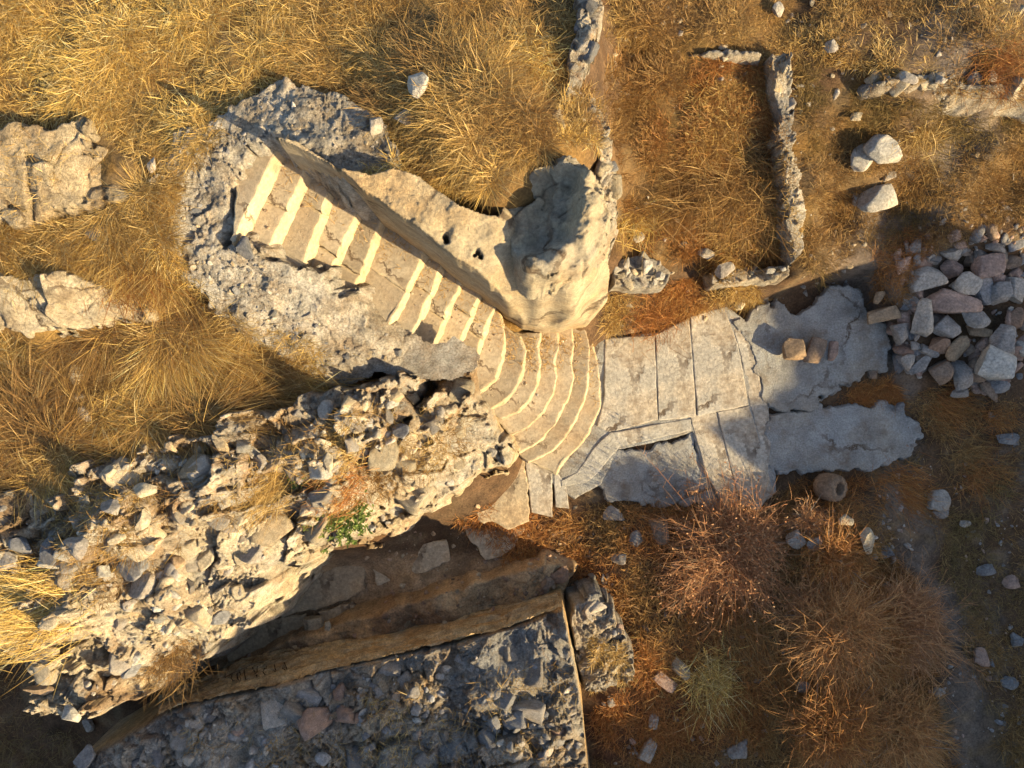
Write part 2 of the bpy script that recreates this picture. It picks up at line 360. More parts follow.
# --- wall at the bottom with its faced north side
mD = Mass([(160,718,1.0),(190,706,1.0),(246,695,1.02),(330,672,1.02),(418,653,1.0),(510,630,.94),(562,611,.9),(568,640,.98),(580,700,1.02),(592,800,1.02),(600,900,1.05),(40,900,.95),(70,770,.95),(115,745,.95)],
    [(400,720,1.25),(300,740,1.2),(500,700,1.25),(200,745,1.08),(470,670,1.08),(540,700,1.12),(540,650,1.05),(540,750,1.2)], zb=-.4, batter=.07, edge=.012, escale=.3, rel=[(.34,1.,.4,.8),(.14,1.1,.5,.8),(.06,1.,.5,.7)], rough=.05, seed=57, power=.55)
mD2 = Mass([(573,624,.6),(575,606,.62),(584,598,.6),(597,592,.6),(603,604,.58),(612,610,.6),(614,624,.56),(624,630,.55),(626,642,.55),(632,652,.52),(630,664,.5),(633,682,.5),(618,684,.5),(608,690,.5),(584,694,.55)], [(590,640,.6),(600,670,.55)], zb=-.3, batter=.07, edge=.03, rel=[(.2,1.2,.7,.9),(.09,1.1,.6,.8),(.04,.9,.5,.6)], rough=.04, seed=59, rag=.08)
mD3 = Mass([(215,675,.05),(300,640,.2),(380,614,.28),(450,592,.3),(545,564,.28),(572,572,.22),(562,594,.15),(500,612,.12),(415,636,.1),(300,655,.05)], zb=-.5, batter=.12, edge=.04, rel=[(.2,.5,.4,.5)], rough=.05, seed=61)
# --- low walls of the square enclosure
mE = Mass([(583,-30,2.95),(604,-30,2.95),(602,10,2.9),(590,50,2.85),(582,88,2.8),(598,112,2.7),(613,150,2.6),(617,205,2.5),(612,250,2.3),(604,215,2.6),(600,170,2.65),(586,130,2.75),(572,105,2.8),(562,108,2.9),(552,145,3.1),(545,148,3.1),(550,122,3.0),(566,86,2.9),(574,40,2.92)], zb=.2, batter=.10, edge=.03, rel=[(.16,.9,.5,.8),(.06,.8,.5,.6)], rough=.03, seed=71, rag=.05)
mF = Mass([(770,56,1.52),(790,54,1.52),(795,110,1.42),(794,165,1.28),(804,205,1.12),(805,250,.95),(793,264,.88),(788,240,.95),(786,200,1.12),(779,130,1.36)], zb=.1, batter=.06, edge=.03, rel=[(.14,.8,.5,.8),(.06,.8,.5,.6)], rough=.03, seed=73, rag=.06)
mG = Mass([(690,53,1.5),(720,48,1.55),(764,50,1.58),(764,57,1.55),(720,56,1.5)], zb=.8, batter=.06, edge=.03, rel=[(.12,.8,.5,.8)], rough=.02, seed=75)
mH = Mass([(712,272,.55),(735,270,.6),(790,264,.8),(788,274,.75),(745,280,.55),(715,283,.5)], zb=-.1, batter=.07, edge=.03, rel=[(.13,.8,.5,.8)], rough=.02, seed=77)
mH2 = Mass([(612,262,.75),(640,256,.7),(660,262,.65),(670,272,.6),(664,284,.55),(612,288,.6)], zb=-.1, batter=.06, edge=.03, rel=[(.16,.9,.6,.8)], rough=.02, seed=79)
mI = Mass([(872,84,1.45),(905,74,1.52),(950,78,1.53),(1000,84,1.58),(1090,86,1.6),(1090,93,1.5),(1000,91,1.45),(950,86,1.42),(900,84,1.42)], zb=.7, batter=.22, edge=.05, rel=[(.18,.8,.5,.7)], rough=.03, seed=83)
# --- rock outcrops at the left
mK = Mass([(-80,125,2.92),(0,124,2.86),(60,119,2.9),(84,124,2.9),(104,150,2.86),(128,172,2.82),(140,184,2.8),(95,200,2.76),(60,208,2.74),(30,222,2.7),(0,228,2.7),(-80,235,2.65)], [(50,150,2.92),(40,195,2.8)], zb=2.3, batter=.10, edge=.14, rel=[(.42,.55,.25,.8),(.16,.45,.25,.35)], rough=.022, rag=.08, tilt=.1, seed=91)
mL = Mass([(-80,276,2.68),(0,277,2.7),(40,272,2.7),(62,276,2.66),(100,286,2.6),(140,300,2.45),(160,316,2.32),(120,324,2.28),(75,328,2.28),(40,332,2.25),(0,332,2.25),(-80,338,2.25)], [(50,285,2.7),(60,305,2.55),(100,305,2.45),(30,315,2.4),(20,290,2.55)], zb=1.6, batter=.14, edge=.07, rel=[(.42,.55,.25,.8),(.16,.45,.25,.35)], rough=.022, rag=.08, tilt=.1, seed=93)
# --- mortar floor patches (thin)
mM = [Mass([(738,322),(764,302),(752,300),(766,288),(774,292),(776,308),(800,312),(824,300),(830,288),(848,280),(864,283),(868,300),(884,325),(893,350),(888,368),(866,374),(842,388),(826,396),(818,412),(800,414),(778,412),(766,410),(752,360)], z=.005, zb=-.12, batter=.02, edge=.07, escale=.16, rel=[(.05,.15,.1,.5)], rough=.012, seed=101),
      Mass([(770,416),(800,412),(840,406),(884,403),(905,412),(926,434),(912,448),(893,466),(864,470),(830,466),(780,474),(766,470)], z=.004, zb=-.12, batter=.02, edge=.07, escale=.16, rel=[(.05,.15,.1,.5)], rough=.012, seed=103),
      Mass([(610,450),(650,447),(692,432),(704,466),(740,500),(746,512),(700,508),(660,506),(622,502),(604,496),(598,480)], z=-.03, zb=-.16, batter=.02, edge=.07, escale=.16, rel=[(.05,.15,.1,.5)], rough=.012, seed=105)]
mM.append(Mass([(545,480),(545,440),(560,345),(603,337),(655,334),(690,318),(725,306),(744,320),(768,404),(776,492),(745,508),(736,500),(704,466),(692,432),(618,450),(600,484),(575,500)], z=-.004, zb=-.16, batter=.02, edge=.02, rough=.004, seed=107))
HEAP = W3([(960,300,.35),(950,330,.3),(1000,290,.4),(1010,350,.3),(930,290,.2)])

def surf(X, Y):
    X = np.asarray(X, float); Y = np.asarray(Y, float)
    z = ground_z(X, Y)
    for m in MASSES:
        a, b = m.box()
        k = (X > a[0]) & (X < b[0]) & (Y > a[1]) & (Y < b[1])
        if k.any():
            z[k] = np.maximum(z[k], m.z(X[k], Y[k]))
    return z
def hit(px, py):
    """height at which the sight line through a pixel meets the built surface"""
    zs = np.arange(4.3, -.6, -.03)
    k = (H - zs) / F
    s = surf((px - 512) * k, -(py - 384) * k)
    i = np.argmax(s >= zs)
    return float(zs[i])

# ------------------------------------------------------------------ ground mesh
def axis(lo, hi, res):
    core = list(np.arange(lo, hi, res)); s = res
    a = lo; b = core[-1]
    pre = []; post = []
    while a > -320 or b < 320:
        s *= 1.22; a -= s; b += s; pre.append(a); post.append(b)
    return np.array(pre[::-1] + core + post)
def build_ground():
    xs = axis(-7.2, 7.2, .026); ys = axis(-5.7, 5.7, .026)
    X, Y = np.meshgrid(xs, ys); Z = ground_z(X, Y)
    px, py = proj(X, Y, Z)
    n = fbm(X, Y, .8, 4, 201); n2 = fbm(X, Y, .25, 4, 211)
    c = SOIL + 0 * X[..., None]
    upl = smooth((430 - py + n * 40) / 60) * smooth((600 - px + n * 40) / 60)
    c = mixc(c, THATCH, upl)
    c = mixc(c, THATCH * .85, smooth((290 - py) / 50) * smooth((px - 600) / 40) * smooth(.55 + n))
    c = mixc(c, REDSOIL, smooth((py - 500 + n * 20) / 30) * smooth((px - 470) / 40) * smooth((760 - px) / 60))
    c = mixc(c, colr(.42,.29,.17), smooth((py - 545) / 25) * smooth((560 - px) / 60) * smooth((px - 170) / 40) * smooth((705 - py) / 20))
    # trodden dusty path on the right
    pth = np.interp(py, [150, 250, 400, 520, 600, 680, 780], [960, 885, 905, 905, 935, 965, 985])
    c = mixc(c, PATH, smooth(1.3 - np.abs(px - pth + n * 16) / np.where(py < 300, 60, 26)) * smooth((px - 780) / 40))
    c = mixc(c, PATH * .8, smooth((px - 960) / 60) * smooth((py - 380) / 50) * smooth(.5 + n2))
    c = mixc(c, TAN * .7, smooth(n2 * 1.6 - .4) * .6)
    c = mixc(c, DARKS, smooth(n * 1.2 - .3) * .6)
    g = grid_mesh('ground', xs, ys, Z, c, None, M_SOIL)
    return tag(g, 'dry brown soil of the excavation', None, None, 'structure')
build_ground()

def build_shade_bank():  # out-of-view bank, added; crest worked out from the wanted shade edge
    A0, foot = 13.0, 9.6
    t = math.tan(EL); pxm = H / F
    knots = [(-900,-480),(-483,-470),(-441,-418),(-391,-378),(-350,-348),(-290,-342),(-280,-100),(-264,150),(-240,235),(-160,235),(-60,215),(-52,140),(-30,128),(-8,140),(0,215),(12,262),(26,285),(38,262),(46,215),(56,196),(75,205),(100,226),(125,240),(150,232),(180,205),(215,170),(250,168),(290,166),(330,175),(345,280),(360,500),(420,560),(520,600),(900,560)]
    b = np.arange(-13, 13, .06); a = np.concatenate([np.arange(foot, A0, .12), np.arange(A0, 24, .4)])
    ae = np.interp(b / pxm, [k[0] for k in knots], [k[1] for k in knots]) + fbm(b * 1.0, b * 0, .25, 3, 5) * 7
    hb = np.maximum((A0 - ae * pxm) * t, .4)
    B, A = np.meshgrid(b, a); HB = np.interp(B, b, hb)
    prof = np.where(A < A0, smooth((A - foot) / (A0 - foot)) ** .8, 1 - .5 * smooth((A - A0) / 11))
    Z = -.5 + (HB + .5) * prof
    rough = fbm(A, B, .6, 4, 31) * .12
    Z = Z + np.where(A < A0 - .3, rough, -np.abs(rough))
    Z[np.argmin(np.abs(a - A0)), :] = hb
    Xw = A * U[0] + B * V[0]; Yw = A * U[1] + B * V[1]
    nb, na = len(b), len(a)
    idx = np.arange(nb * na).reshape(na, nb)
    q = np.stack([idx[:-1, :-1], idx[:-1, 1:], idx[1:, 1:], idx[1:, :-1]], -1).reshape(-1, 4)[:, ::-1]
    c = mixc(THATCH + 0 * A[..., None], GREY, smooth(rough * 5))
    o = build('shade_bank', np.stack([Xw.ravel(), Yw.ravel(), Z.ravel()], -1), q.ravel(), np.arange(len(q)) * 4, c.reshape(-1, 3), M_SOIL, None, True)
    tag(o, 'added unseen bank with a crest shaped to shade the excavation', None, None, 'structure')
build_shade_bank()

# ------------------------------------------------------------------ build the masses as things

def col_grown(lime, dirt, seed):
    base = col_rubble(lime, dirt, seed)
    def f(X, Y, Z, sd, tone, cr):
        c = base(X, Y, Z, sd, tone, cr)
        g = smooth((sd + fbm(X, Y, .2, 3, seed + 5) * .06) / .05)
        return mixc(c, THATCH * .9, g * smooth(.7 + fbm(X, Y, .35, 3, seed + 15)) * .95)
    return f
def col_stair(X, Y, Z, sd, tone, cr):
    c = mixc(colr(.42,.385,.33) + 0 * X[..., None], colr(.30,.265,.215), smooth(fbm(X, Y, .3, 4, 401) + .3))
    c = mixc(c, colr(.47,.42,.34), smooth((tone - .72) * 6) * .8)
    return mixc(BROWN, c, cr * .7 + .3)
def fwrap(o, par): return adopt(centre(o), par)
def mass_thing(kind, label, cat, m, part, mat, colf, res=.013, group=None):
    c = m.poly.mean(0)
    t = empty(kind, (float(c[0]), float(c[1]), m.zb), label, cat, group)
    o = fwrap(m.mesh(part, mat, None, res, colf), t)
    return t
T_A = mass_thing('rubble_masonry', 'grey rough mortared rubble around the upper end and left flank of the stairs', 'ruin', mA, 'rubble_core', M_RUB, col_stair)
def colB(X, Y, Z, sd, tone, cr):
    c = col_lime(colr(.45,.365,.24), OCHRE * 1., 3, .55, .3)(X, Y, Z, sd, tone, cr)
    return mixc(c, OCHRE * 1.0, smooth((2.9 - Z) / .2) * .0 + smooth((-.02 - sd) / .03) * .3)
T_B = mass_thing('carved_rock', 'big pale carved limestone block with a boulder crest beside the stairs', 'rock', mB, 'rock_body', M_BLOCK, colB, .012)
fwrap(mB2.mesh('boulder_crest', M_BLOCK, None, .012, col_lime(colr(.41,.345,.24), GREY * .9, 5, .5, .55)), T_B)
def colC(X, Y, Z, sd, tone, cr):
    px, py = proj(X, Y, Z)
    c = col_rubble(.78, BROWN * 2.1, 7)(X, Y, Z, sd, tone, cr)
    c = mixc(c, colr(.24,.15,.075), smooth((fbm(X, Y, .55, 4, 97) - .3) * 3.2) * .8)
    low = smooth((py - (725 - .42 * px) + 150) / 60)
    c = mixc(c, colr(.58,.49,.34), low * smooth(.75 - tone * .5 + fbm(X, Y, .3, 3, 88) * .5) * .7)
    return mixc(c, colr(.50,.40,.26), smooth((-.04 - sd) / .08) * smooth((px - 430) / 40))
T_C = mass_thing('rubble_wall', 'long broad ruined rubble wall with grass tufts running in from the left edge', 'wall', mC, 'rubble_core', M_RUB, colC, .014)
def colD(X, Y, Z, sd, tone, cr):
    px, py = proj(X, Y, Z)
    c = col_rubble(.32, BROWN * 1.3, 9)(X, Y, Z, sd, tone, cr)
    return mixc(c, mixc(OCHRE * 1.15, LIME * .95, smooth(fbm(X, Y, .4, 3, 66))), smooth((-.0 - sd) / .02))
T_D = mass_thing('faced_wall', 'rubble wall at the bottom edge with a smooth ochre plastered trench face', 'wall', mD, 'rubble_core', M_RUB, colD, .013)
fwrap(mD2.mesh('end_pier', M_RUB, None, .012, col_rubble(.6, BROWN * 1.6, 10)), T_D)
T_D3 = mass_thing('masonry_ledge', 'low brown earth-covered ledge along the trench below the plastered wall face', 'ledge', mD3, 'ledge_body', M_SOIL, col_lime(colr(.42,.29,.16), SOIL * 2.2, 12, .8, .1), .016)
T_E = mass_thing('retaining_wall', 'narrow broken stone wall line running down from the top edge to the boulder', 'wall', mE, 'wall_core', M_RUB, col_rubble(.74, BROWN * 2.2, 13))
T_F = mass_thing('low_wall', 'low thin stone wall on the right side of the square grassy enclosure', 'wall', mF, 'wall_core', M_RUB, col_rubble(.72, BROWN * 2.2, 14), group='low walls of the enclosure')
mass_thing('low_wall', 'short pale stone course at the top side of the square grassy enclosure', 'wall', mG, 'wall_core', M_RUB, col_grown(.72, BROWN * 1.8, 15), group='low walls of the enclosure')
T_H = mass_thing('low_wall', 'low stone course at the lower right corner of the square grassy enclosure', 'wall', mH, 'wall_core', M_RUB, col_grown(.7, BROWN * 1.8, 16), group='low walls of the enclosure')
T_H2 = mass_thing('low_wall', 'broken wall stub of pale stones touching the big carved block', 'wall', mH2, 'wall_core', M_RUB, col_rubble(.7, BROWN * 1.4, 17), group='low walls of the enclosure')
T_I = mass_thing('terrace_wall', 'buried stone terrace edge with a pale earth bank at the upper right edge', 'wall', mI, 'wall_core', M_RUB, col_grown(.62, OCHRE * .7, 18), .016)
mass_thing('rock_outcrop', 'flat tan bedrock outcrop in the grass by the left edge, the upper one', 'rock', mK, 'rock_body', M_ROCK, col_lime(colr(.54,.43,.28), OCHRE, 19, .4, .22), group='rock outcrops on the left')
mass_thing('rock_outcrop', 'pale bedrock outcrop by the left edge, lower one with a grey shaded left end', 'rock', mL, 'rock_body', M_ROCK, col_lime(colr(.60,.51,.37), OCHRE, 20, .3, .2), group='rock outcrops on the left')
for m in mM:
    tag(m.mesh('mortar_floor', M_MORTAR, None, .016, col_lime(colr(.40,.40,.385), colr(.36,.34,.30), m.seed, .5, .25)), 'worn pale mortar floor', None, None, 'structure')

# ------------------------------------------------------------------ staircase
RISERS = [  # (polyline of the step's front edge in pixels, tread height), lowest first
 ([(592,338),(598,364),(601,382),(600,409),(589,434),(577,449),(562,466),(556,474)], .12),
 ([(584,326),(590,350),(589,380),(585,402),(577,420),(565,439),(553,452),(528,463)], .27),
 ([(571,326),(574,346),(571,362),(574,378),(569,398),(556,423),(542,440),(519,454)], .42),
 ([(557,331),(558,349),(555,362),(557,376),(554,394),(544,413),(528,428),(509,436)], .57),
 ([(541,332),(538,347),(541,364),(538,384),(530,400),(518,413),(502,420)], .72),
 ([(520,336),(525,351),(524,370),(515,390),(504,402),(488,411)], .88),
 ([(502,324),(506,342),(503,360),(496,379),(487,388),(474,396)], 1.04),
 ([(494,309),(482,338),(471,372)], 1.18),
 ([(479,298),(466,328),(450,362)], 1.34),
 ([(459,286),(446,316),(430,352)], 1.50),
 ([(439,274),(426,304),(409,342)], 1.66),
 ([(420,261),(406,292),(388,328)], 1.82),
 ([(379,226),(366,262),(346,306)], 2.00),
 ([(358,208),(342,246),(322,292)], 2.16),
 ([(331,186),(317,228),(298,276)], 2.33),
 ([(306,168),(290,205),(268,250)], 2.52),
 ([(279,147),(258,190),(234,240)], 2.72),
]
c0 = P(400, 260, 1.5)
T_ST = empty('stone_staircase', (c0[0], c0[1], 0), 'worn stone staircase descending to curved fan steps at the paved court', 'staircase')
BACK = np.array([-.88, -.48])
for i in range(7, len(RISERS)):
    ln, z = RISERS[i]; (x0, y0), (x1, y1) = ln[0], ln[-1]; d = math.hypot(x1 - x0, y1 - y0); e = 16 if i < 16 else 6
    RISERS[i] = ([(x0 + (x0 - x1) / d * e, y0 + (y0 - y1) / d * e)] + ln[1:-1] + [(x1 - (x0 - x1) / d * 5, y1 - (y0 - y1) / d * 5)], z)
for i, (ln, z) in enumerate(RISERS):
    front = [tuple(P(x, y, z)) for x, y in ln]
    if i + 1 < len(RISERS):
        nb = RISERS[i + 1][0]
        back = [tuple(P(x + BACK[0] * 7, y + BACK[1] * 7, z)) for x, y in nb]
    else:
        back = [tuple(P(x - 26, y - 12, z)) for x, y in [(279,147),(262,178)]]
    base = np.array([.45,.37,.245]) * (.92 + .16 * random.random()); tread_col = np.array([.40,.33,.235]) * (.82 + .30 * random.random())  # treads get their own tone, mostly darker than the risers
    if 7 <= i < len(RISERS) - 1 and len(front) == 3 and len(back) == 3:
        f = .5 + .0 * i; sh = RNG.uniform(-.18, .18)
        lerp = lambda a, b, t: (a[0] + (b[0] - a[0]) * t, a[1] + (b[1] - a[1]) * t)
        mf = lerp(front[1], front[2] if sh > 0 else front[0], abs(sh) * 2); mb = lerp(back[1], back[2] if sh > 0 else back[0], abs(sh) * 2)
        blocks = [[front[0], mf, mb, back[0]], [mf, front[2], back[2], mb]]
    else: blocks = [front + back[::-1]]
    for bi, bl in enumerate(blocks):
        jit = RNG.uniform(-.006, .006) if len(blocks) > 1 else 0
        o = prism('step', bl, z + jit, z - .4, base * RNG.uniform(.92, 1.06), M_STEP, None, .013, .012, .03, 300 + i * 3 + bi, (.042 if i >= 7 else .032), tread_col * RNG.uniform(.85, 1.15))
        fwrap(o, T_ST)
# the small pedestal where the curved steps end
o = prism('end_block', [P(*p, .5) for p in [(497,437),(511,434),(515,454),(503,464)]], .5, -.1, (.56,.47,.33), M_ROCK, None, .012, .012, .03, 333); fwrap(o, T_ST)

# ------------------------------------------------------------------ pavement
PV = empty('pavement', (*P(680, 390, 0), 0), None, None); PV['kind'] = 'structure'; PV['label'] = 'paved court of large worn limestone slabs'
SLABS = [
 ([(605,340),(654,336),(657,419),(610,431),(598,425),(606,395)], .012, (.45,.405,.33)),
 ([(656,336),(689,319),(696,416),(659,419)], .014, (.43,.385,.31)),
 ([(691,318),(724,308),(737,345),(748,404),(698,415)], .010, (.45,.40,.32)),
 ([(726,312),(742,322),(752,352),(766,404),(750,405),(739,345)], .000, (.46,.415,.34)),
 ([(563,486),(588,482),(600,470),(618,448),(690,431),(690,419),(610,434),(596,448),(578,472),(562,480)], .004, (.42,.39,.33)),
 ([(691,417),(716,413),(738,500),(724,506),(706,470)], .006, (.46,.40,.31)),
 ([(718,413),(749,407),(762,452),(770,494),(758,510),(741,504)], .010, (.45,.40,.32)),
 ([(751,407),(768,405),(771,440),(768,470),(774,492),(768,498),(760,440)], .004, (.47,.42,.35)),
 ([(525,458),(531,455),(551,453),(552,516),(532,511)], .05, (.44,.38,.30)),
 ([(554,470),(566,486),(569,508),(556,506)], .0, (.41,.38,.33)),
 ([(478,470),(504,466),(523,459),(530,522),(508,528),(478,520)], .10, (.46,.37,.25)),
 ([(372,562),(392,548),(446,540),(450,560),(428,572),(378,584)], -.09, (.48,.39,.27)),
 ([(462,524),(480,518),(526,526),(516,548),(504,556),(486,558),(470,542)], -.06, (.50,.41,.29)),
 ([(268,596),(318,570),(362,564),(366,590),(330,604),(282,618)], -.13, (.42,.33,.22)),
 ([(222,640),(262,622),(306,614),(308,634),(270,648),(232,662)], -.15, (.40,.31,.20)),
 ([(318,612),(352,602),(358,618),(324,628)], -.12, (.42,.33,.22)),
]
for i, (pl, z, c) in enumerate(SLABS):
    if i < 10:
        q = np.array(pl, float); ctr = q.mean(0); dq = q - ctr; q = ctr + dq * (1 + 1.3 / np.linalg.norm(dq, axis=1, keepdims=True)); pl = [tuple(p) for p in q]
        c = tuple(.5 * np.array(c) + .5 * np.array((.46, .435, .39)))
    o = prism('slab', [P(*p, z) for p in pl], z, z - .16, np.array(c) * 1.12, M_SLAB, None, .005 if i < 10 else .03, .006, .04, 500 + i); fwrap(o, PV)

# ------------------------------------------------------------------ rocks
def icos(n):
    bm = bmesh.new(); bmesh.ops.create_icosphere(bm, subdivisions=n, radius=1)
    v = np.array([x.co[:] for x in bm.verts]); f = np.array([[x.index for x in q.verts] for q in bm.faces]); bm.free(); return v, f
ICO = {3: icos(3), 4: icos(4), 2: icos(2)}
def rock_verts(seed, dims, box=.5, planes=9, sub=4, rough=.05):
    r = np.random.default_rng(seed); v, f = ICO[sub]; v = v * 1.45
    ns = []
    if box > 0:
        q = r.normal(0, .12, (6, 3)); ax = np.array([[1,0,0],[-1,0,0],[0,1,0],[0,-1,0],[0,0,1],[0,0,-1]], float) + q
        for a in ax: ns.append((a, .78 + .14 * r.random()))
    for _ in range(planes):
        ns.append((r.normal(0, 1, 3), .62 + .42 * r.random() + .15 * box))
    for a, d in ns:
        a = a / np.linalg.norm(a); k = v @ a - d
        v = v - np.outer(np.maximum(k, 0), a)
    o = r.random(3) * 50
    n3 = fbm(v[:, 0] + o[0] + v[:, 2] * .7, v[:, 1] + o[1] - v[:, 2] * .6, .8, 5, seed % 97)
    v = v * (1 + n3[:, None] * rough)
    v = v / np.abs(v).max(0)
    return v * np.array(dims) * .5, f
def rock_obj(name, seed, dims, col, mat, box=.5, planes=9, sub=4, rough=.05):
    v, f = rock_verts(seed, dims, box, planes, sub, rough)
    c = np.tile(np.array(col, float), (len(v), 1))
    return build(name, v, f.ravel(), np.arange(len(f)) * 3, c, mat, None, False)
STC = {'pink': (.48,.335,.265), 'grey': (.35,.32,.29), 'pale': (.48,.43,.37), 'blue': (.29,.285,.285), 'ochre': (.42,.30,.19), 'red': (.34,.22,.15), 'brown': (.31,.23,.17), 'white': (.55,.52,.46), 'dark': (.20,.20,.21), 'tan': (.46,.37,.25), 'cream': (.56,.48,.35)}
sid = [1000]; HG = ''
def stone(px, py, w, h, rot, col, box, label, cat='stone', group=None, lift=0., name='loose_stone', zbase=None, thick=.6, tilt=.12):
    sid[0] += 1
    zg = hit(px, py) if zbase is None else zbase
    k = (H - zg) / F
    dx, dy = w * k, h * k; dz = max(.05, thick * min(dx, dy))
    o = rock_obj(name, sid[0], (dx, dy, dz), np.array(STC[col]) * (1.05 if group == HG else .85), M_STONE, box if box >= .6 else 0., 8 if box >= .6 else 11, 4, .05)
    z = zg + dz * .17 + lift
    x, y = P(px, py, z)
    o.location = (x, y, z)
    o.rotation_euler = (random.uniform(-tilt, tilt), random.uniform(-tilt, tilt), math.radians(rot))
    return tag(o, label, cat, group)

HG = 'stones of the rubble heap at the right edge'
heap = [
 (939,237,14,11,0,'pink',.2,0,'small pinkish wedge stone at the very top of the rubble heap'),
 (950,253,27,19,-15,'pale',.2,.08,'rounded pale stone near the top of the heap, right of a smaller grey one'),
 (929,257,24,18,10,'grey',.3,.05,'squarish grey stone at the upper left corner of the rubble heap'),
 (923,278,36,23,22,'pale',.6,.06,'large flat rectangular pale slab on the left of the heap'),
 (951,270,18,18,30,'pink',.3,.05,'small pinkish stone wedged beneath the rounded pale stone of the heap'),
 (988,266,26,25,0,'pink',.2,.14,'big roundish pinkish boulder in the upper middle of the heap'),
 (971,262,18,18,0,'brown',.2,.02,'small brown stone left of the roundish pinkish boulder'),
 (963,283,29,21,-20,'pale',.2,.18,'pale angular stone lying on the upper end of the long flat heap slab'),
 (952,303,48,24,-8,'pink',.4,.10,'longest flat slab in the middle of the rubble heap'),
 (982,292,17,25,10,'blue',.6,.08,'blue-grey upright block right of the pale angular stone'),
 (998,291,18,23,-4,'grey',.8,.12,'square grey block between two upright blocks at the heap right side'),
 (1014,289,19,27,-18,'pale',.8,.10,'pale leaning oblong block near the right frame edge of the heap'),
 (975,316,29,20,-28,'grey',.5,.14,'dark grey tilted wedge block just below the longest slab'),
 (924,321,24,40,18,'pale',.3,.12,'tall split pale stone on the left half of the heap'),
 (901,331,20,24,-8,'grey',.3,.0,'speckled grey block at the left foot of the heap'),
 (884,315,31,13,14,'ochre',.9,.0,'long ochre brick-shaped stone lying apart at the left of the heap'),
 (878,298,9,13,-6,'ochre',.8,.0,'tiny upright ochre stone above the long brick-shaped stone'),
 (945,329,26,22,20,'grey',.3,.06,'mid grey stone right of the tall split pale stone'),
 (941,343,22,19,0,'red',.3,.05,'reddish brown stone at the centre of the lower heap'),
 (1003,341,31,29,10,'grey',.4,.16,'large grey faceted boulder at the lower right of the heap'),
 (996,365,29,27,-25,'white',.3,.22,'brightest pale boulder on the lower right of the heap'),
 (961,347,34,17,35,'ochre',.4,.08,'ochre flat stone leaning diagonally in the lower heap'),
 (962,375,19,31,-18,'grey',.4,.06,'grey pointed stone standing at the lower edge of the heap'),
 (943,371,25,24,0,'brown',.3,.03,'brownish stone left of the grey pointed stone'),
 (908,363,18,14,20,'pale',.2,.02,'small pale rounded stone at the lower left end of the heap'),
 (920,366,26,10,40,'grey',.7,.02,'thin grey bar-shaped stone leaning by the small pale rounded stone'),
 (916,346,14,10,-20,'grey',.3,.02,'small dull stone below the speckled grey block'),
 (928,351,20,9,-30,'grey',.4,.03,'narrow grey sliver below the tall split pale stone'),
 (977,370,20,22,0,'brown',.3,.03,'brown stone between the pointed stone and the brightest boulder'),
 (999,276,16,12,0,'blue',.3,.05,'small blue-grey chip below the roundish pinkish boulder'),
 (1016,239,26,24,20,'blue',.2,.14,'bluish boulder cut by the frame at the upper right of the heap'),
 (1005,258,15,21,-15,'ochre',.3,.08,'ochre stone between the roundish boulder and the frame edge'),
 (1019,263,17,22,0,'blue',.4,.06,'blue shaded stone at the frame edge under the bluish boulder'),
 (1001,385,23,14,10,'blue',.4,.0,'low bluish stone under the brightest pale boulder'),
 (986,343,16,16,0,'pink',.2,.06,'small dark pinkish stone left of the large grey faceted boulder'),
 (979,332,21,10,-8,'ochre',.4,.08,'flat pinkish ochre stone above the small dark pinkish one'),
 (1015,318,20,20,15,'red',.5,.10,'reddish crumbling block at the frame edge in mid heap'),
 (1020,349,12,14,0,'pale',.3,.08,'little pale stone at the frame edge beside the large faceted boulder'),
 (908,304,20,15,20,'blue',.3,.0,'blue-grey stone half buried left of the longest slab'),
 (960,393,16,11,0,'grey',.3,.0,'low grey stone lying below the heap near dry grass'),
]
for i, (px, py, w, h, r, c, bx, lf, lb) in enumerate(heap):
    stone(px, py, w * 1.16, h * 1.16, r, c, (min(bx, .6) if i % 5 else .6), lb, 'stone', HG, lf, 'heap_stone', zbase=.12, thick=.75, tilt=.3)

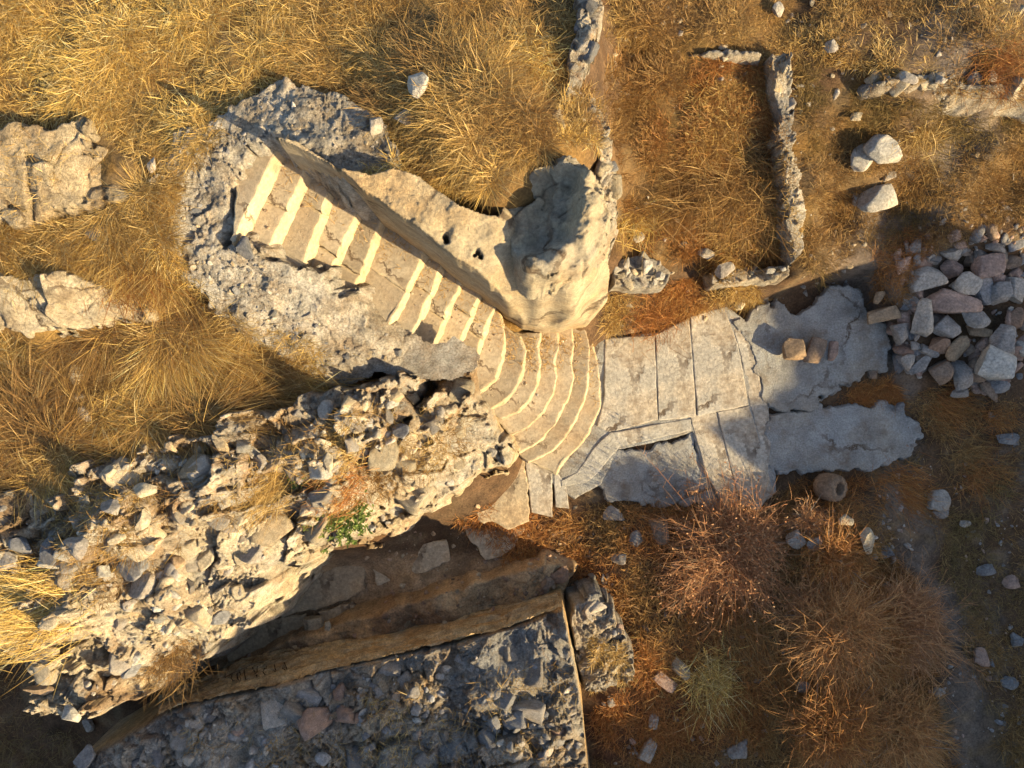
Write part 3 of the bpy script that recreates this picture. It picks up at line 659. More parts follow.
stones = [
 (884,153,36,40,20,'white',.3,'large white weathered boulder chunk in the shade, upper right of the white group','boulder',.05),
 (863,160,26,36,-10,'white',.3,'narrow white boulder chunk leaning on the left of the larger one','boulder',.02),
 (889,176,14,16,0,'pale',.3,'small pale chunk between the upper and lower white boulders','stone',.02),
 (877,195,42,34,12,'white',.3,'large white boulder, lowest of the white group','boulder',.03),
 (857,199,18,24,0,'white',.3,'smaller white chunk touching the left side of the lowest white boulder','boulder',.0),
 (793,350,23,24,6,'ochre',.6,'tan squarish block on the mortar floor, left of three','stone',.06),
 (815,349,22,30,-8,'brown',.5,'brown upright block on the mortar floor between two others','stone',.08),
 (833,351,11,22,-6,'pink',.6,'narrow pinkish block on the mortar floor, right of three','stone',.02),
 (418,84,24,23,30,'white',.5,'single white angular stone lying in the tall grass at the top','stone',.14),
 (405,119,26,20,-10,'pale',.3,'pale flat stone half hidden in grass below the white angular one','stone',.06),
 (375,124,16,22,0,'pale',.3,'pale stone at the grass edge beside the rubble above the stairs','stone',.06),
 (243,248,28,24,-30,'dark',.1,'dark pyramid-shaped stone at the lower end of the topmost step','stone',.06),
 (152,164,10,18,-20,'pale',.4,'small pale stone sliver in grass near the upper left outcrop','stone',.08),
 (98,232,30,18,15,'dark',.3,'dark grey stone in grass between the two left outcrops','stone',.05),
 (637,236,15,14,0,'pale',.2,'pale pebble-like stone in the enclosure near its left wall','stone',.05),
 (704,252,22,12,-20,'pale',.3,'flat pale stone in the enclosure at its lower side','stone',.04),
 (724,270,22,14,30,'pale',.4,'pale slab fragment on the lower enclosure wall','stone',.05),
 (740,303,12,16,0,'cream',.6,'small cream block at the top corner of the pavement','stone',.03),
 (646,266,14,17,0,'white',.3,'white block of the wall stub by the carved rock, left one','stone',.08),
 (659,277,13,12,0,'white',.3,'white block at the right end of the wall stub','stone',.06),
 (624,264,16,13,0,'grey',.3,'grey stone on the wall stub beside the carved rock','stone',.06),
 (832,46,14,14,0,'pale',.2,'pale rounded stone alone in the grass at the upper right','stone',.04),
 (857,117,12,10,0,'cream',.2,'small cream stone in the grass left above the white boulder pair','stone',.04),
 (777,10,14,16,30,'pale',.3,'pale stone at the top edge above the enclosure wall','stone',.05),
 (910,78,22,13,-10,'pale',.4,'pale block at the left end of the upper right terrace edge','stone',.06),
 (940,80,14,11,0,'pale',.4,'small pale block in the middle of the upper right terrace edge','stone',.05),
 (975,79,18,15,0,'grey',.3,'grey round stone sitting on the upper right terrace edge','stone',.05),
 (993,76,10,14,-15,'pale',.4,'slim pale stone right of the grey round stone on the terrace','stone',.05),
 (615,515,24,20,0,'grey',.2,'grey pyramidal rock below the blue shaded floor','stone',.02),
 (660,531,22,27,15,'brown',.6,'brown squared block below the paved court','stone',.02),
 (637,540,16,20,0,'blue',.3,'blue-grey flat stone left of the brown squared block','stone',.0),
 (676,571,9,24,5,'brown',.6,'narrow brown upright stone left of the reddish shrub','stone',.02),
 (680,668,24,15,-40,'tan',.8,'tan oblong block in the red soil, upper of two side by side','stone',.03),
 (665,682,28,14,-38,'pink',.8,'greyish oblong block in the red soil, lower of two side by side','stone',.03),
 (648,750,14,24,-25,'pale',.7,'pale blue shard standing near the bottom edge','stone',.03),
 (653,722,10,17,-10,'pale',.7,'small pale shard above the pale blue one near the bottom','stone',.03),
 (612,704,11,12,0,'pale',.3,'small pale stone just below the end pier','stone',.03),
 (740,750,26,24,20,'grey',.4,'grey broken slab among grass at the bottom edge','stone',.04),
 (804,688,14,13,0,'grey',.3,'grey stone at the foot of the orange stalks','stone',.04),
 (795,538,20,22,0,'pale',.5,'pale block by the twiggy shrub below the stone drum, left one','stone',.08),
 (815,545,18,20,20,'grey',.4,'grey block between two pale ones below the stone drum','stone',.06),
 (845,520,18,14,-30,'cream',.4,'cream stone catching light on top of the block group below the drum','stone',.12),
 (866,540,19,30,20,'cream',.4,'tall cream rock catching light right of the block group','stone',.10),
 (888,586,15,14,-30,'cream',.4,'cream stone poking out beside the brown shrub','stone',.10),
 (887,552,18,16,-30,'blue',.4,'bluish stone at the edge of the path right of the tall cream rock','stone',.02),
 (938,692,20,13,10,'pale',.2,'pale flat stone on the path near the lower right','stone',.03),
 (982,657,21,19,0,'pink',.3,'pinkish boulder beside the path at the right','stone',.06),
 (1012,582,18,14,0,'pink',.3,'pinkish stone near the right edge above the boulder beside the path','stone',.03),
 (985,570,24,12,5,'blue',.3,'bluish flat stone right of the path','stone',.02),
 (964,523,15,9,0,'pale',.3,'small pale stone at the upper end of the path','stone',.02),
 (1016,640,14,16,0,'blue',.3,'bluish stone at the right edge below the pinkish ones','stone',.03),
 (1008,682,20,14,0,'blue',.3,'dull bluish stone at the right edge level with the path bend','stone',.02),
 (940,500,28,22,5,'pale',.5,'pale block with a split top behind the orange grass tuft','stone',.04),
 (940,512,20,14,0,'grey',.5,'grey block under the split-topped pale block','stone',.02),
 (1008,438,26,13,-5,'blue',.5,'blue-grey slab near the right edge under a rusty tuft','stone',.04),
 (899,408,11,12,0,'blue',.4,'small blue stone at the upper corner of the lower mortar floor','stone',.02),
 (872,374,11,10,0,'brown',.2,'small brown stone at the lower tip of the upper mortar floor','stone',.02),
 (560,574,24,20,10,'red',.2,'rounded reddish boulder in the trench near its right end','boulder',.05),
 (548,583,15,16,0,'brown',.3,'brown stone touching the rounded reddish boulder','stone',.02),
 (314,627,22,24,5,'tan',.7,'tan squared block standing in the trench','stone',.0),
 (328,628,8,17,0,'cream',.6,'slim cream stone beside the tan squared block in the trench','stone',.02),
 (620,558,18,14,0,'grey',.3,'grey stone lying above the end pier','stone',.03),
]
for (px, py, w, h, r, c, bx, lb, cat, lf) in stones:
    stone(px, py, w, h, r, c, bx, lb, cat, None, lf, 'boulder' if cat == 'boulder' else 'loose_stone')

wallstones = [
 (78,546,34,28,10,'grey','large grey angular stone in the grass of the left wall'),
 (132,566,32,36,-25,'blue','largest blue-grey stone on the left wall, facing up'),
 (117,540,20,16,35,'cream','cream wedge stone above the largest blue-grey stone'),
 (143,520,15,26,0,'cream','upright cream stone below the leaning pale slab of the left wall'),
 (103,572,18,20,-30,'white','white pointed stone left of the largest blue-grey stone'),
 (145,490,22,16,10,'cream','pale slab leaning near the upper side of the left wall'),
 (108,473,17,15,20,'cream','cream block at the upper edge of the left wall'),
 (22,545,22,24,25,'blue','blue-grey stone with a lit side near the left frame edge'),
 (8,560,20,26,-15,'pale','pale stone cut by the left frame edge'),
 (50,550,26,30,20,'dark','dark flat stone between the grey angular and the blue-grey stone'),
 (110,508,22,18,0,'grey','square grey stone sunk in the middle of the left wall'),
 (222,444,14,26,20,'tan','tan upright flat stone on the upper side of the wall'),
 (238,486,9,28,10,'tan','thin tan stone standing amid grass on the wall'),
 (328,462,12,22,15,'cream','slim cream stone right of the grass tuft on the wall'),
 (300,480,16,14,-25,'pale','pale flat stone next to the green plant'),
 (348,402,16,18,-30,'tan','tan triangular stone at the upper right part of the wall'),
 (326,410,18,22,0,'pale','pale stone by the dark gap at the upper side of the wall'),
 (240,520,22,18,0,'cream','cream flat stone on the wall left of the green plant'),
 (395,395,24,20,10,'tan','tan flat-topped stone at the right end of the dark gap'),
 (70,715,18,20,10,'white','white stone at the lower corner of the left wall'),
 (88,724,14,14,0,'pale','pale stone right of the white corner stone'),
 (40,690,34,14,-10,'ochre','ochre lit ledge stone at the lower left corner of the wall'),
 (130,670,22,18,-20,'blue','blue-grey stone near the lower edge of the wall'),
 (205,560,16,30,-30,'cream','long cream stone on the lit slope of the wall'),
 (220,620,26,18,25,'blue','blue shaded hollow-faced stone near the lit wall corner'),
 (85,760,26,24,30,'blue','blue-grey stone below the wall at the bottom left'),
 (400,432,22,16,10,'blue','oval blue-grey stone on the right part of the wall'),
 (175,560,20,18,0,'ochre','ochre stone with a lit top on the wall slope'),
 (78,352,16,10,20,'grey','grey stone in the long grass, topmost of a short row'),
 (94,352,14,11,-10,'cream','cream stone in the long grass right of the topmost one'),
 (80,374,20,24,-10,'cream','largest cream stone of the row in the long grass'),
 (78,398,17,18,10,'pale','pale lower stone of the row in the long grass'),
 (84,414,16,16,0,'grey','lowest grey stone of the row in the long grass'),
]
for (px, py, w, h, r, c, lb) in wallstones:
    stone(px, py, w, h, r, c, .35, lb, 'stone', None, .05, 'loose_stone', thick=.75, tilt=.3)

# stone drum with a round hollow
def drum():
    z0 = .02; x, y = P(826, 487, z0 + .15)
    bm = bmesh.new(); prof = [(0,-.02),(.155,-.02),(.175,.05),(.18,.14),(.17,.22),(.15,.255),(.10,.262),(.085,.255),(.08,.12),(0,.11)]
    n = 40; rings = []
    for r, z in prof:
        if r == 0: rings.append([bm.verts.new((0, 0, z))])
        else: rings.append([bm.verts.new((r * math.cos(k * 2 * math.pi / n) * (1 + .03 * math.sin(3 * k * 2 * math.pi / n + z * 9)), r * math.sin(k * 2 * math.pi / n), z + .006 * math.sin(k * 1.7))) for k in range(n)])
    for a, b in zip(rings, rings[1:]):
        for k in range(n):
            j = (k + 1) % n
            if len(a) == 1: bm.faces.new((a[0], b[j], b[k]))
            elif len(b) == 1: bm.faces.new((a[k], a[j], b[0]))
            else: bm.faces.new((a[k], a[j], b[j], b[k]))
    me = bpy.data.meshes.new('stone_drum'); bm.to_mesh(me); bm.free()
    c = np.ones((len(me.vertices), 4), np.float32); c[:, :3] = (.30,.21,.14)
    me.attributes.new('Col', 'FLOAT_COLOR', 'POINT').data.foreach_set('color', c.ravel()); me.materials.append(M_STONE)
    for p in me.polygons: p.use_smooth = True
    o = bpy.data.objects.new('stone_drum', me); COL.objects.link(o); o.location = (x, y, z0 + .03); o.rotation_euler = (.15, .55, .2)
    tag(o, 'brown hollow stone drum lying below the mortar floor', 'stone drum')
drum()

# ------------------------------------------------------------------ stones set in the walls (parts)
PROTO = [rock_obj('stone', 5000 + i, (1, 1, .8), STC[c], M_BITS, .35, 8, 3) for i, c in enumerate(['grey', 'pale', 'cream', 'tan', 'blue', 'grey', 'white', 'ochre', 'cream', 'pale', 'dark', 'pink'])]
used = set()
def set_stones(par, poly, n, smin, smax, picks, seed, proud=.0):
    r = np.random.default_rng(seed); poly = np.array(poly, float); a, b = poly.min(0), poly.max(0); k = 0
    while k < n:
        q = a + (b - a) * r.random(2)
        if q[0] < -30 or q[0] > 1050 or q[1] > 800 or q[1] < -30: continue
        if sdpoly(poly, np.array([q[0]]), np.array([q[1]]))[0] < 2: continue
        zg = hit(q[0], q[1]); s = smin + (smax - smin) * r.random() ** 2.2
        i = picks[r.integers(len(picks))]; src = PROTO[i]
        if i not in used: o = src; used.add(i)
        else: o = src.copy(); COL.objects.link(o)
        o.name = 'stone'
        x, y = P(q[0], q[1], zg); o.scale = (s * r.uniform(.8, 1.4), s * r.uniform(.7, 1.1), s * r.uniform(.6, 1))
        o.rotation_euler = (r.normal(0, .5), r.normal(0, .5), r.random() * 6.3)
        o.parent = par; o.location = Vector((x, y, zg - s * .16 + s * proud * .4)) - par.location
        k += 1
set_stones(T_C, [(0,505),(120,460),(290,410),(400,388),(465,375),(498,460),(380,535),(290,552),(250,590),(160,670),(60,715),(20,650),(0,640)], 98, .14, .40, [1,2,3,8,9,1,2,5,6], 1)
set_stones(T_D, [(190,715),(330,682),(500,645),(560,632),(588,768),(80,768)], 60, .12, .42, [0,4,5,10,0,4,1,9,11], 2)
set_stones(T_A, [(170,170),(240,100),(285,80),(380,130),(390,160),(350,165),(270,118),(235,170),(222,235),(300,290),(395,340),(440,360),(400,370),(330,362),(230,310),(190,265)], 90, .03, .13, [0,5,4,0,3,10,9,0], 3)
set_stones(T_D, [(576,608),(597,594),(624,632),(632,680),(610,688),(600,640),(590,620)], 5, .12, .3, [1,2,3,6], 12, .1)
set_stones(T_E, [(583,0),(603,0),(590,50),(582,88),(616,160),(618,240),(608,240),(590,130),(568,106),(548,148),(566,86)], 20, .07, .22, [1,2,3,4,5], 4, .0)
set_stones(T_F, [(766,54),(790,54),(796,165),(806,210),(804,262),(786,255),(774,130)], 20, .07, .22, [1,2,3,5], 5, .0)
set_stones(T_H, [(712,272),(790,264),(788,276),(715,284)], 12, .08, .2, [1,2,6], 6)
set_stones(T_H2, [(612,260),(665,256),(670,285),(612,288)], 12, .1, .22, [1,2,6], 7)
set_stones(T_I, [(876,72),(960,72),(1024,80),(1024,92),(960,86),(880,84)], 14, .08, .24, [1,2,3], 8, .0)
for o in PROTO:
    if o.parent is None: bpy.data.objects.remove(o)

# ------------------------------------------------------------------ carved letters on the plastered trench face
FACE = [((160,717),(160,700)),((190,706),(187,689)),((246,695),(240,662)),((330,672),(322,645)),((418,653),(415,632)),((510,630),(500,609)),((564,610),(556,594))]
def face_point(u, v):
    """u along the wall 0..1, v from the foot 0 to the top 1"""
    k = u * (len(FACE) - 1); i = np.clip(np.floor(k).astype(int), 0, len(FACE) - 2); f = k - i
    T = np.array([P(*a, 1.0) for a, b in FACE]); B = np.array([P(*b, .1) for a, b in FACE])
    t = T[i] * (1 - f)[:, None] + T[i + 1] * f[:, None]; b = B[i] * (1 - f)[:, None] + B[i + 1] * f[:, None]
    xy = b * (1 - v)[:, None] + t * v[:, None]
    return np.column_stack([xy, (.1 + .9 * v)])
def face_off(p):
    al = p[:, 0] * .97 + p[:, 1] * .22; h = p[:, 2]
    o = fbm(al * .25, h * 1.6, .12, 4, 611) * .035 + fbm(al, h * 1.3, .06, 3, 613) * .012
    led = np.abs(((h * 3.4 + fbm(al, h * 0, .9, 3, 615) * .25) % 1) - .5); o = o - .03 * smooth((.06 - led) / .06) * smooth(.6 + fbm(al, h, .5, 2, 617))
    jt = vor(al * 1.0 + np.floor(h * 3.4) * .31, h * 0, .55, 619); o = o - .02 * smooth((.05 - (jt[1] - jt[0])) / .05)
    return o
def plaster():
    nu, nv_ = 420, 70
    uu, vv = np.meshgrid(np.linspace(0, 1, nu), np.linspace(0, 1, nv_)); p = face_point(uu.ravel(), vv.ravel()); o = face_off(p)
    nrm = np.array([-.22, .95, .2]); q = p + nrm * (o + .05)[:, None]
    idx = np.arange(nu * nv_).reshape(nv_, nu); f = np.stack([idx[:-1, :-1], idx[1:, :-1], idx[1:, 1:], idx[:-1, 1:]], -1).reshape(-1, 4)[:, ::-1]
    n = fbm(p[:, 0], p[:, 2] * 2.5, .4, 4, 621); n2 = fbm(p[:, 0] * .4, p[:, 2] * 2, .09, 4, 623)
    c = mixc(colr(.56,.41,.22) + 0 * n[:, None], colr(.42,.28,.14), smooth(n + .1)); c = mixc(c, colr(.52,.43,.29), smooth(n2 * 1.2 - .1) * .7); c = mixc(c, colr(.20,.12,.06), smooth((-o - .02) * 60) * .7)
    ob = build('plaster_face', q, f.ravel(), np.arange(len(f)) * 4, c, M_RUB, None, True); fwrap(ob, T_D)
plaster()
def scratches():
    glyphs = [[(.5,.9),(.1,.5),(.5,.1)], [(.9,.8),(.5,1),(.1,.8),(.1,.2),(.5,0),(.9,.2),(.9,.5),(.6,.5)], [(.2,1),(.2,0),(.8,0)], [(.1,0),(.5,1),(.9,0)], [(.9,.9),(.4,1),(.1,.75),(.8,.3),(.5,0),(.1,.1)], [(.3,.8),(.55,1),(.55,0)], [(.8,.6),(.5,.45),(.2,.7),(.5,1),(.8,.85),(.8,.6),(.6,0)]]
    vs, loops, st = [], [], []
    def stroke(pts, wd):
        pp = []
        for a, b in zip(pts, pts[1:]):
            for t in np.linspace(0, 1, 7)[:-1]: pp.append((a[0] + (b[0] - a[0]) * t, a[1] + (b[1] - a[1]) * t))
        pp.append(pts[-1]); pp = np.array(pp); b0 = len(vs)
        w3 = face_point(pp[:, 0], pp[:, 1]); o = face_off(w3); w3 = w3 + np.array([-.22, .95, .2]) * (o + .058)[:, None]
        for k in range(len(pp)):
            d = w3[min(k + 1, len(pp) - 1)] - w3[max(k - 1, 0)]; d = d / (np.linalg.norm(d) + 1e-9); sd = np.cross(d, [-.22, .95, .2]) * wd * (.7 + .6 * RNG.random())
            vs.append(w3[k] - sd); vs.append(w3[k] + sd)
        for k in range(len(pp) - 1): st.append(len(loops)); loops.extend([b0 + 2 * k, b0 + 2 * k + 1, b0 + 2 * k + 3, b0 + 2 * k + 2])
    for gi, g in enumerate(glyphs):
        u0 = .30 + gi * .0185
        stroke([(u0 + x * .013, .40 + gi * .008 + (y) * .3) for x, y in g], .0055)
    stroke([(.24,.36),(.30,.33),(.38,.35)], .006)
    o = build('carved_letters', vs, loops, st, np.tile([.07,.042,.022], (len(vs), 1)), M_SOIL); fwrap(o, T_D)
scratches()

# ------------------------------------------------------------------ grass
def blades(name, root, dirv, L, droop, width, cols, mat, parent=None):
    n = len(root); ts = (0., .36, .72, 1.)
    hx = dirv[:, :2].copy(); hl = np.linalg.norm(hx, axis=1, keepdims=True) + 1e-6; hx /= hl
    side = np.column_stack([-hx[:, 1], hx[:, 0], RNG.normal(0, .25, n)]) * width[:, None] * .5
    v = np.empty((n, 7, 3)); k = 0
    for t in ts:
        p = root + dirv * (L * t)[:, None] + droop * (t * t)
        if t == 1.: v[:, 6] = p
        else:
            w = 1 - .45 * t
            v[:, k] = p - side * w; v[:, k + 1] = p + side * w; k += 2
    base = (np.arange(n) * 7)[:, None]
    lp = (base + np.array([0,1,3,2, 2,3,5,4, 4,5,6])[None]).ravel()
    st = (np.arange(n) * 11)[:, None] + np.array([0, 4, 8])[None]
    return build(name, v.reshape(-1, 3), lp, st.ravel(), np.repeat(cols, 7, 0), mat, parent, True)
PALS = {
 'gold': [(.76,.53,.16),(.66,.43,.11),(.84,.66,.31),(.46,.29,.08),(.72,.49,.14),(.30,.185,.06)],
 'dull': [(.54,.36,.12),(.41,.25,.075),(.64,.46,.19),(.28,.165,.055),(.50,.32,.09)],
 'brown': [(.32,.19,.07),(.24,.13,.045),(.42,.27,.10),(.18,.10,.037),(.35,.19,.055)],
 'rust': [(.42,.18,.045),(.33,.125,.032),(.50,.25,.07),(.25,.10,.03),(.36,.155,.05)],
 'olive': [(.22,.16,.055),(.17,.12,.042),(.27,.18,.06),(.14,.095,.035),(.30,.2,.075)],
}
def palcols(pal, n, jit=.18):
    p = np.array(PALS[pal]); c = p[RNG.integers(0, len(p), n)]
    return c * (1 + RNG.normal(0, jit, (n, 1)))
BARE = [mB, mB2, mM[0], mM[1], mM[2], mM[3]]
STAIRP = [(279,140),(500,300),(530,335),(610,340),(735,300),(775,420),(775,510),(600,505),(530,520),(470,372),(400,335),(226,245)]
DENS = 2.1
def grass(name, poly, n, pal, Lr, ang, spread, el, patch=.0, width=.007, label=None, droop=.35, seed=0, wallok=False, pal2=None, anglenoise=40):
    r = np.random.default_rng(seed); poly = np.array(poly, float)
    a, b = poly.min(0), poly.max(0); roots = []
    n = int(n * DENS); need = n; tries = 0
    while need > 0 and tries < 12:
        tries += 1
        q = a + (b - a) * r.random((need * 2 + 2000, 2))
        sd = sdpoly(poly, q[:, 0], q[:, 1]) + fbm(q[:, 0], q[:, 1], 50, 3, seed) * 14
        q = q[sd > 0]
        if patch > 0:
            pn = fbm(q[:, 0], q[:, 1], 38, 3, seed + 5) * .5 + fbm(q[:, 0], q[:, 1], 11, 2, seed + 6) * .35
            q = q[r.random(len(q)) < np.clip(.55 + pn * patch * 1.9, .03, 1)]
        q = q[sdpoly(np.array(STAIRP, float), q[:, 0], q[:, 1]) < 0]
        # find the surface under each pixel with a short fixed-point search
        z = np.full(len(q), 1.2)
        for _ in range(6):
            k = (H - z) / F; z = .4 * z + .6 * surf((q[:, 0] - 512) * k, -(q[:, 1] - 384) * k)
        k = (H - z) / F; x = (q[:, 0] - 512) * k; y = -(q[:, 1] - 384) * k
        z = surf(x, y); g = ground_z(x, y)
        ok = (z - g < .03) if not wallok else np.ones(len(q), bool)
        for m in BARE: ok &= m.z(x, y) < g + .01
        roots.append(np.column_stack([x, y, z])[ok]); need -= int(ok.sum())
    R = np.concatenate(roots)[:n]; n = len(R)
    qx, qy = proj(R[:, 0], R[:, 1], R[:, 2])
    th = np.radians(ang + fbm(qx, qy, 70, 2, seed + 8) * anglenoise + r.normal(0, spread, n))
    wild = r.random(n) < .42; th = np.where(wild, r.random(n) * 6.283, th)
    e = np.radians(np.clip(r.normal(el, 18, n), 3, 88))
    d = np.column_stack([np.cos(th) * np.cos(e), np.sin(th) * np.cos(e), np.sin(e)])
    clump = np.clip(1 + .35 * fbm(qx, qy, 26, 2, seed + 9), .4, 1.7)
    L = (Lr[0] + (Lr[1] - Lr[0]) * r.random(n) ** 1.6) * clump * np.where(wild, .7, 1)
    dr = np.column_stack([np.cos(th) * .25, np.sin(th) * .25, -np.full(n, 1.) * np.sin(e) * .75]) * (L * droop)[:, None] * r.uniform(.5, 1.5, (n, 1))
    c = palcols(pal, n)
    if pal2:
        t = np.clip(.5 + fbm(qx, qy, 60, 3, seed + 12) * 1.1 + r.normal(0, .2, n), 0, 1)[:, None]
        c = c * (1 - t) + palcols(pal2, n) * t
    R = R - np.array([0, 0, .02])
    o = blades(name, R, d, L, dr, width * .6 * r.uniform(.6, 1.3, n), np.clip(c, .01, .9), M_GRASS)
    return tag(o, label, None, None, 'stuff')
G = 'dry_grass'
grass(G, [(-60,-60),(250,-60),(300,-60),(290,74),(240,92),(200,128),(158,172),(130,165),(90,118),(60,114),(-60,118)], 34000, 'gold', (.10,.27), -55, 70, 22, .6, .0075, 'golden dry grass mat at the upper left', seed=11, pal2='dull', anglenoise=60)
grass(G, [(280,-60),(600,-60),(590,20),(574,90),(548,145),(505,165),(495,208),(455,200),(425,176),(395,170),(392,140),(336,95),(290,72)], 26000, 'dull', (.10,.30), -80, 70, 30, 1.0, .0075, 'golden and brown dry grass at the top centre', seed=12, pal2='brown', anglenoise=90)
grass(G, [(-60,225),(40,222),(140,186),(162,180),(165,232),(196,275),(160,300),(60,270),(-60,275)], 9000, 'gold', (.2,.42), -35, 45, 28, .5, .0075, 'dry grass between the two rock outcrops', seed=13, pal2='dull', anglenoise=60)
grass(G, [(-60,336),(80,330),(165,318),(200,275),(232,314),(282,350),(332,368),(392,370),(370,384),(290,402),(120,452),(0,500),(-60,505)], 26000, 'gold', (.3,.6), -12, 50, 20, .7, .0085, 'long combed dry grass in the dip above the left wall', .5, 14, pal2='brown', anglenoise=75)
grass(G, [(600,60),(620,45),(690,56),(765,60),(778,130),(784,262),(715,280),(672,262),(620,250),(622,180),(598,105)], 22000, 'brown', (.08,.24), -75, 110, 42, .9, .0085, 'brown and gold grass inside the square enclosure', seed=15, pal2='rust', anglenoise=80)
grass(G, [(690,90),(760,85),(775,240),(720,262),(700,200)], 4000, 'dull', (.12,.3), -110, 90, 42, .7, .0085, 'golden grass drift inside the enclosure', seed=16, pal2='dull')
grass(G, [(605,-60),(1090,-60),(1090,75),(870,75),(798,52),(700,44),(600,40)], 24000, 'brown', (.07,.2), -60, 110, 36, .8, .0085, 'short dry grass along the top right', seed=17, pal2='dull', anglenoise=80)
grass(G, [(798,60),(870,88),(960,104),(1090,108),(1090,220),(960,225),(860,255),(820,285),(805,250),(805,180)], 15000, 'brown', (.08,.24), -70, 80, 38, .95, .0085, 'sparse brown grass on the upper right slope', seed=18, pal2='olive')
grass(G, [(610,296),(700,282),(760,276),(735,305),(690,318),(640,334),(600,336)], 3500, 'rust', (.08,.22), -80, 80, 40, .8, .008, 'rusty low plants under the enclosure wall', seed=19, pal2='dull')
grass(G, [(455,520),(600,500),(740,512),(800,480),(875,480),(895,560),(930,640),(950,768),(960,830),(590,830),(585,700),(630,690),(625,620),(580,585),(500,560)], 56000, 'brown', (.08,.23), -75, 120, 45, .6, .010, 'sparse reddish brown undergrowth at the lower right', seed=20, pal2='rust', anglenoise=90)
grass(G, [(670,520),(860,520),(922,590),(938,680),(950,790),(690,790)], 7000, 'brown', (.10,.26), -80, 120, 50, .9, .009, 'brown scrub growth of the lower right field', seed=45, pal2='rust')
grass(G, [(895,390),(1090,390),(1090,830),(1015,830),(990,700),(965,610),(935,530),(910,470)], 14000, 'brown', (.07,.2), -70, 110, 38, .95, .009, 'sparse brown grass beside the path', seed=21, pal2='olive')
grass(G, [(820,410),(890,372),(900,395),(900,404),(840,408),(800,420),(775,414)], 1800, 'rust', (.1,.25), -60, 60, 34, .5, .008, 'rust coloured grass strip between the mortar floors', seed=22, pal2='brown')
grass(G, [(860,240),(900,225),(1030,215),(1040,240),(940,240),(900,280),(880,300)], 2200, 'brown', (.08,.22), -70, 80, 40, .8, .008, 'brown grass around the top of the rubble heap', seed=23, pal2='rust')
grass(G, [(170,455),(280,425),(400,410),(460,400),(470,440),(380,500),(280,540),(200,520),(160,560),(60,640),(10,660),(0,560),(60,500)], 7500, 'dull', (.07,.22), -30, 90, 34, 1.3, .0075, 'dry grass scraps rooted in the left wall', seed=24, wallok=True, pal2='brown')
grass(G, [(190,730),(560,660),(590,768),(590,800),(90,800)], 2600, 'brown', (.06,.2), -60, 80, 40, 1.3, .0075, 'thin dry grass on the bottom wall', seed=25, wallok=True, pal2='dull')
grass(G, [(-60,650),(20,665),(45,720),(90,740),(60,800),(-60,800)], 1500, 'brown', (.1,.25), -60, 80, 38, .9, .008, 'dark grass in the bottom left hollow', seed=26, pal2='olive')
grass(G, [(578,620),(625,640),(630,690),(590,700)], 1300, 'dull', (.05,.15), -60, 80, 38, 1.1, .0075, 'dry grass on the end pier', seed=27, wallok=True)
grass(G, [(290,170),(500,305),(500,325),(480,312),(290,178)], 1500, 'dull', (.03,.09), -60, 120, 45, .9, .007, 'weeds at the inner edge of the stairs', seed=28, wallok=True)

grass(G, [(146,165),(195,126),(240,88),(285,66),(310,80),(286,84),(240,106),(200,142),(172,172),(168,230),(200,274),(235,314),(290,346),(345,366),(335,378),(280,362),(222,332),(176,288),(146,236)], 3600, 'dull', (.08,.24), -40, 70, 28, .9, .0075, 'grass creeping over the rim of the stair rubble', seed=46, wallok=True, pal2='gold')
grass(G, [(365,168),(400,165),(425,172),(462,198),(500,208),(505,222),(470,215),(440,200),(400,186),(370,184)], 900, 'dull', (.06,.2), -100, 70, 28, .9, .0075, 'grass creeping over the rim of the carved block', seed=47, wallok=True, pal2='gold')
grass(G, [(765,52),(792,52),(796,110),(796,165),(806,210),(806,255),(790,268),(712,286),(712,270),(780,258),(776,130)], 1500, 'dull', (.04,.13), -60, 120, 40, 1.2, .0075, 'grass grown over the low enclosure walls', seed=41, wallok=True, pal2='brown')
grass(G, [(535,165),(552,120),(566,92),(588,86),(604,120),(606,160),(585,152),(560,152)], 2200, 'gold', (.06,.18), -70, 120, 40, .8, .0075, 'grass between the broken wall lines', seed=42, wallok=True, pal2='brown')
grass(G, [(870,72),(960,72),(1060,80),(1060,104),(960,104),(870,96)], 1600, 'dull', (.05,.15), -80, 120, 35, 1.1, .0075, 'grass on the terrace edge', seed=43, wallok=True, pal2='brown')
grass(G, [(0,120),(110,150),(130,190),(40,225),(0,225)], 350, 'dull', (.05,.2), -60, 120, 25, 1.4, .0075, 'grass creeping over the upper outcrop', seed=44, wallok=True)
# tufts: things of their own
def tuft(px, py, r_px, pal, ang, spread, el, n, label, name='grass_tuft', cat='grass tuft', w=.0048, group=None):
    n = int(n * 1.7)
    z = hit(px, py); k = (H - z) / F; r = r_px * k
    x0, y0 = P(px, py, z)
    th = np.radians(ang + RNG.normal(0, spread, n)); e = np.radians(np.clip(RNG.normal(el, 16, n), 5, 88))
    d = np.column_stack([np.cos(th) * np.cos(e), np.sin(th) * np.cos(e), np.sin(e)])
    q = RNG.normal(0, .42, (n, 2)) * r
    R = np.column_stack([q[:, 0], q[:, 1], np.full(n, -.02)])
    L = r * (.25 + .8 * RNG.random(n) ** 1.8)
    dr = np.column_stack([np.cos(th) * .3, np.sin(th) * .3, -np.sin(e) * .7]) * (L * .5)[:, None]
    o = blades(name, R, d, L, dr, w * RNG.uniform(.6, 1.3, n), np.clip(palcols(pal, n), .01, .9), M_GRASS)
    o.location = (x0, y0, z)
    return tag(o, label, cat, group)
TG = 'dry grass tufts'
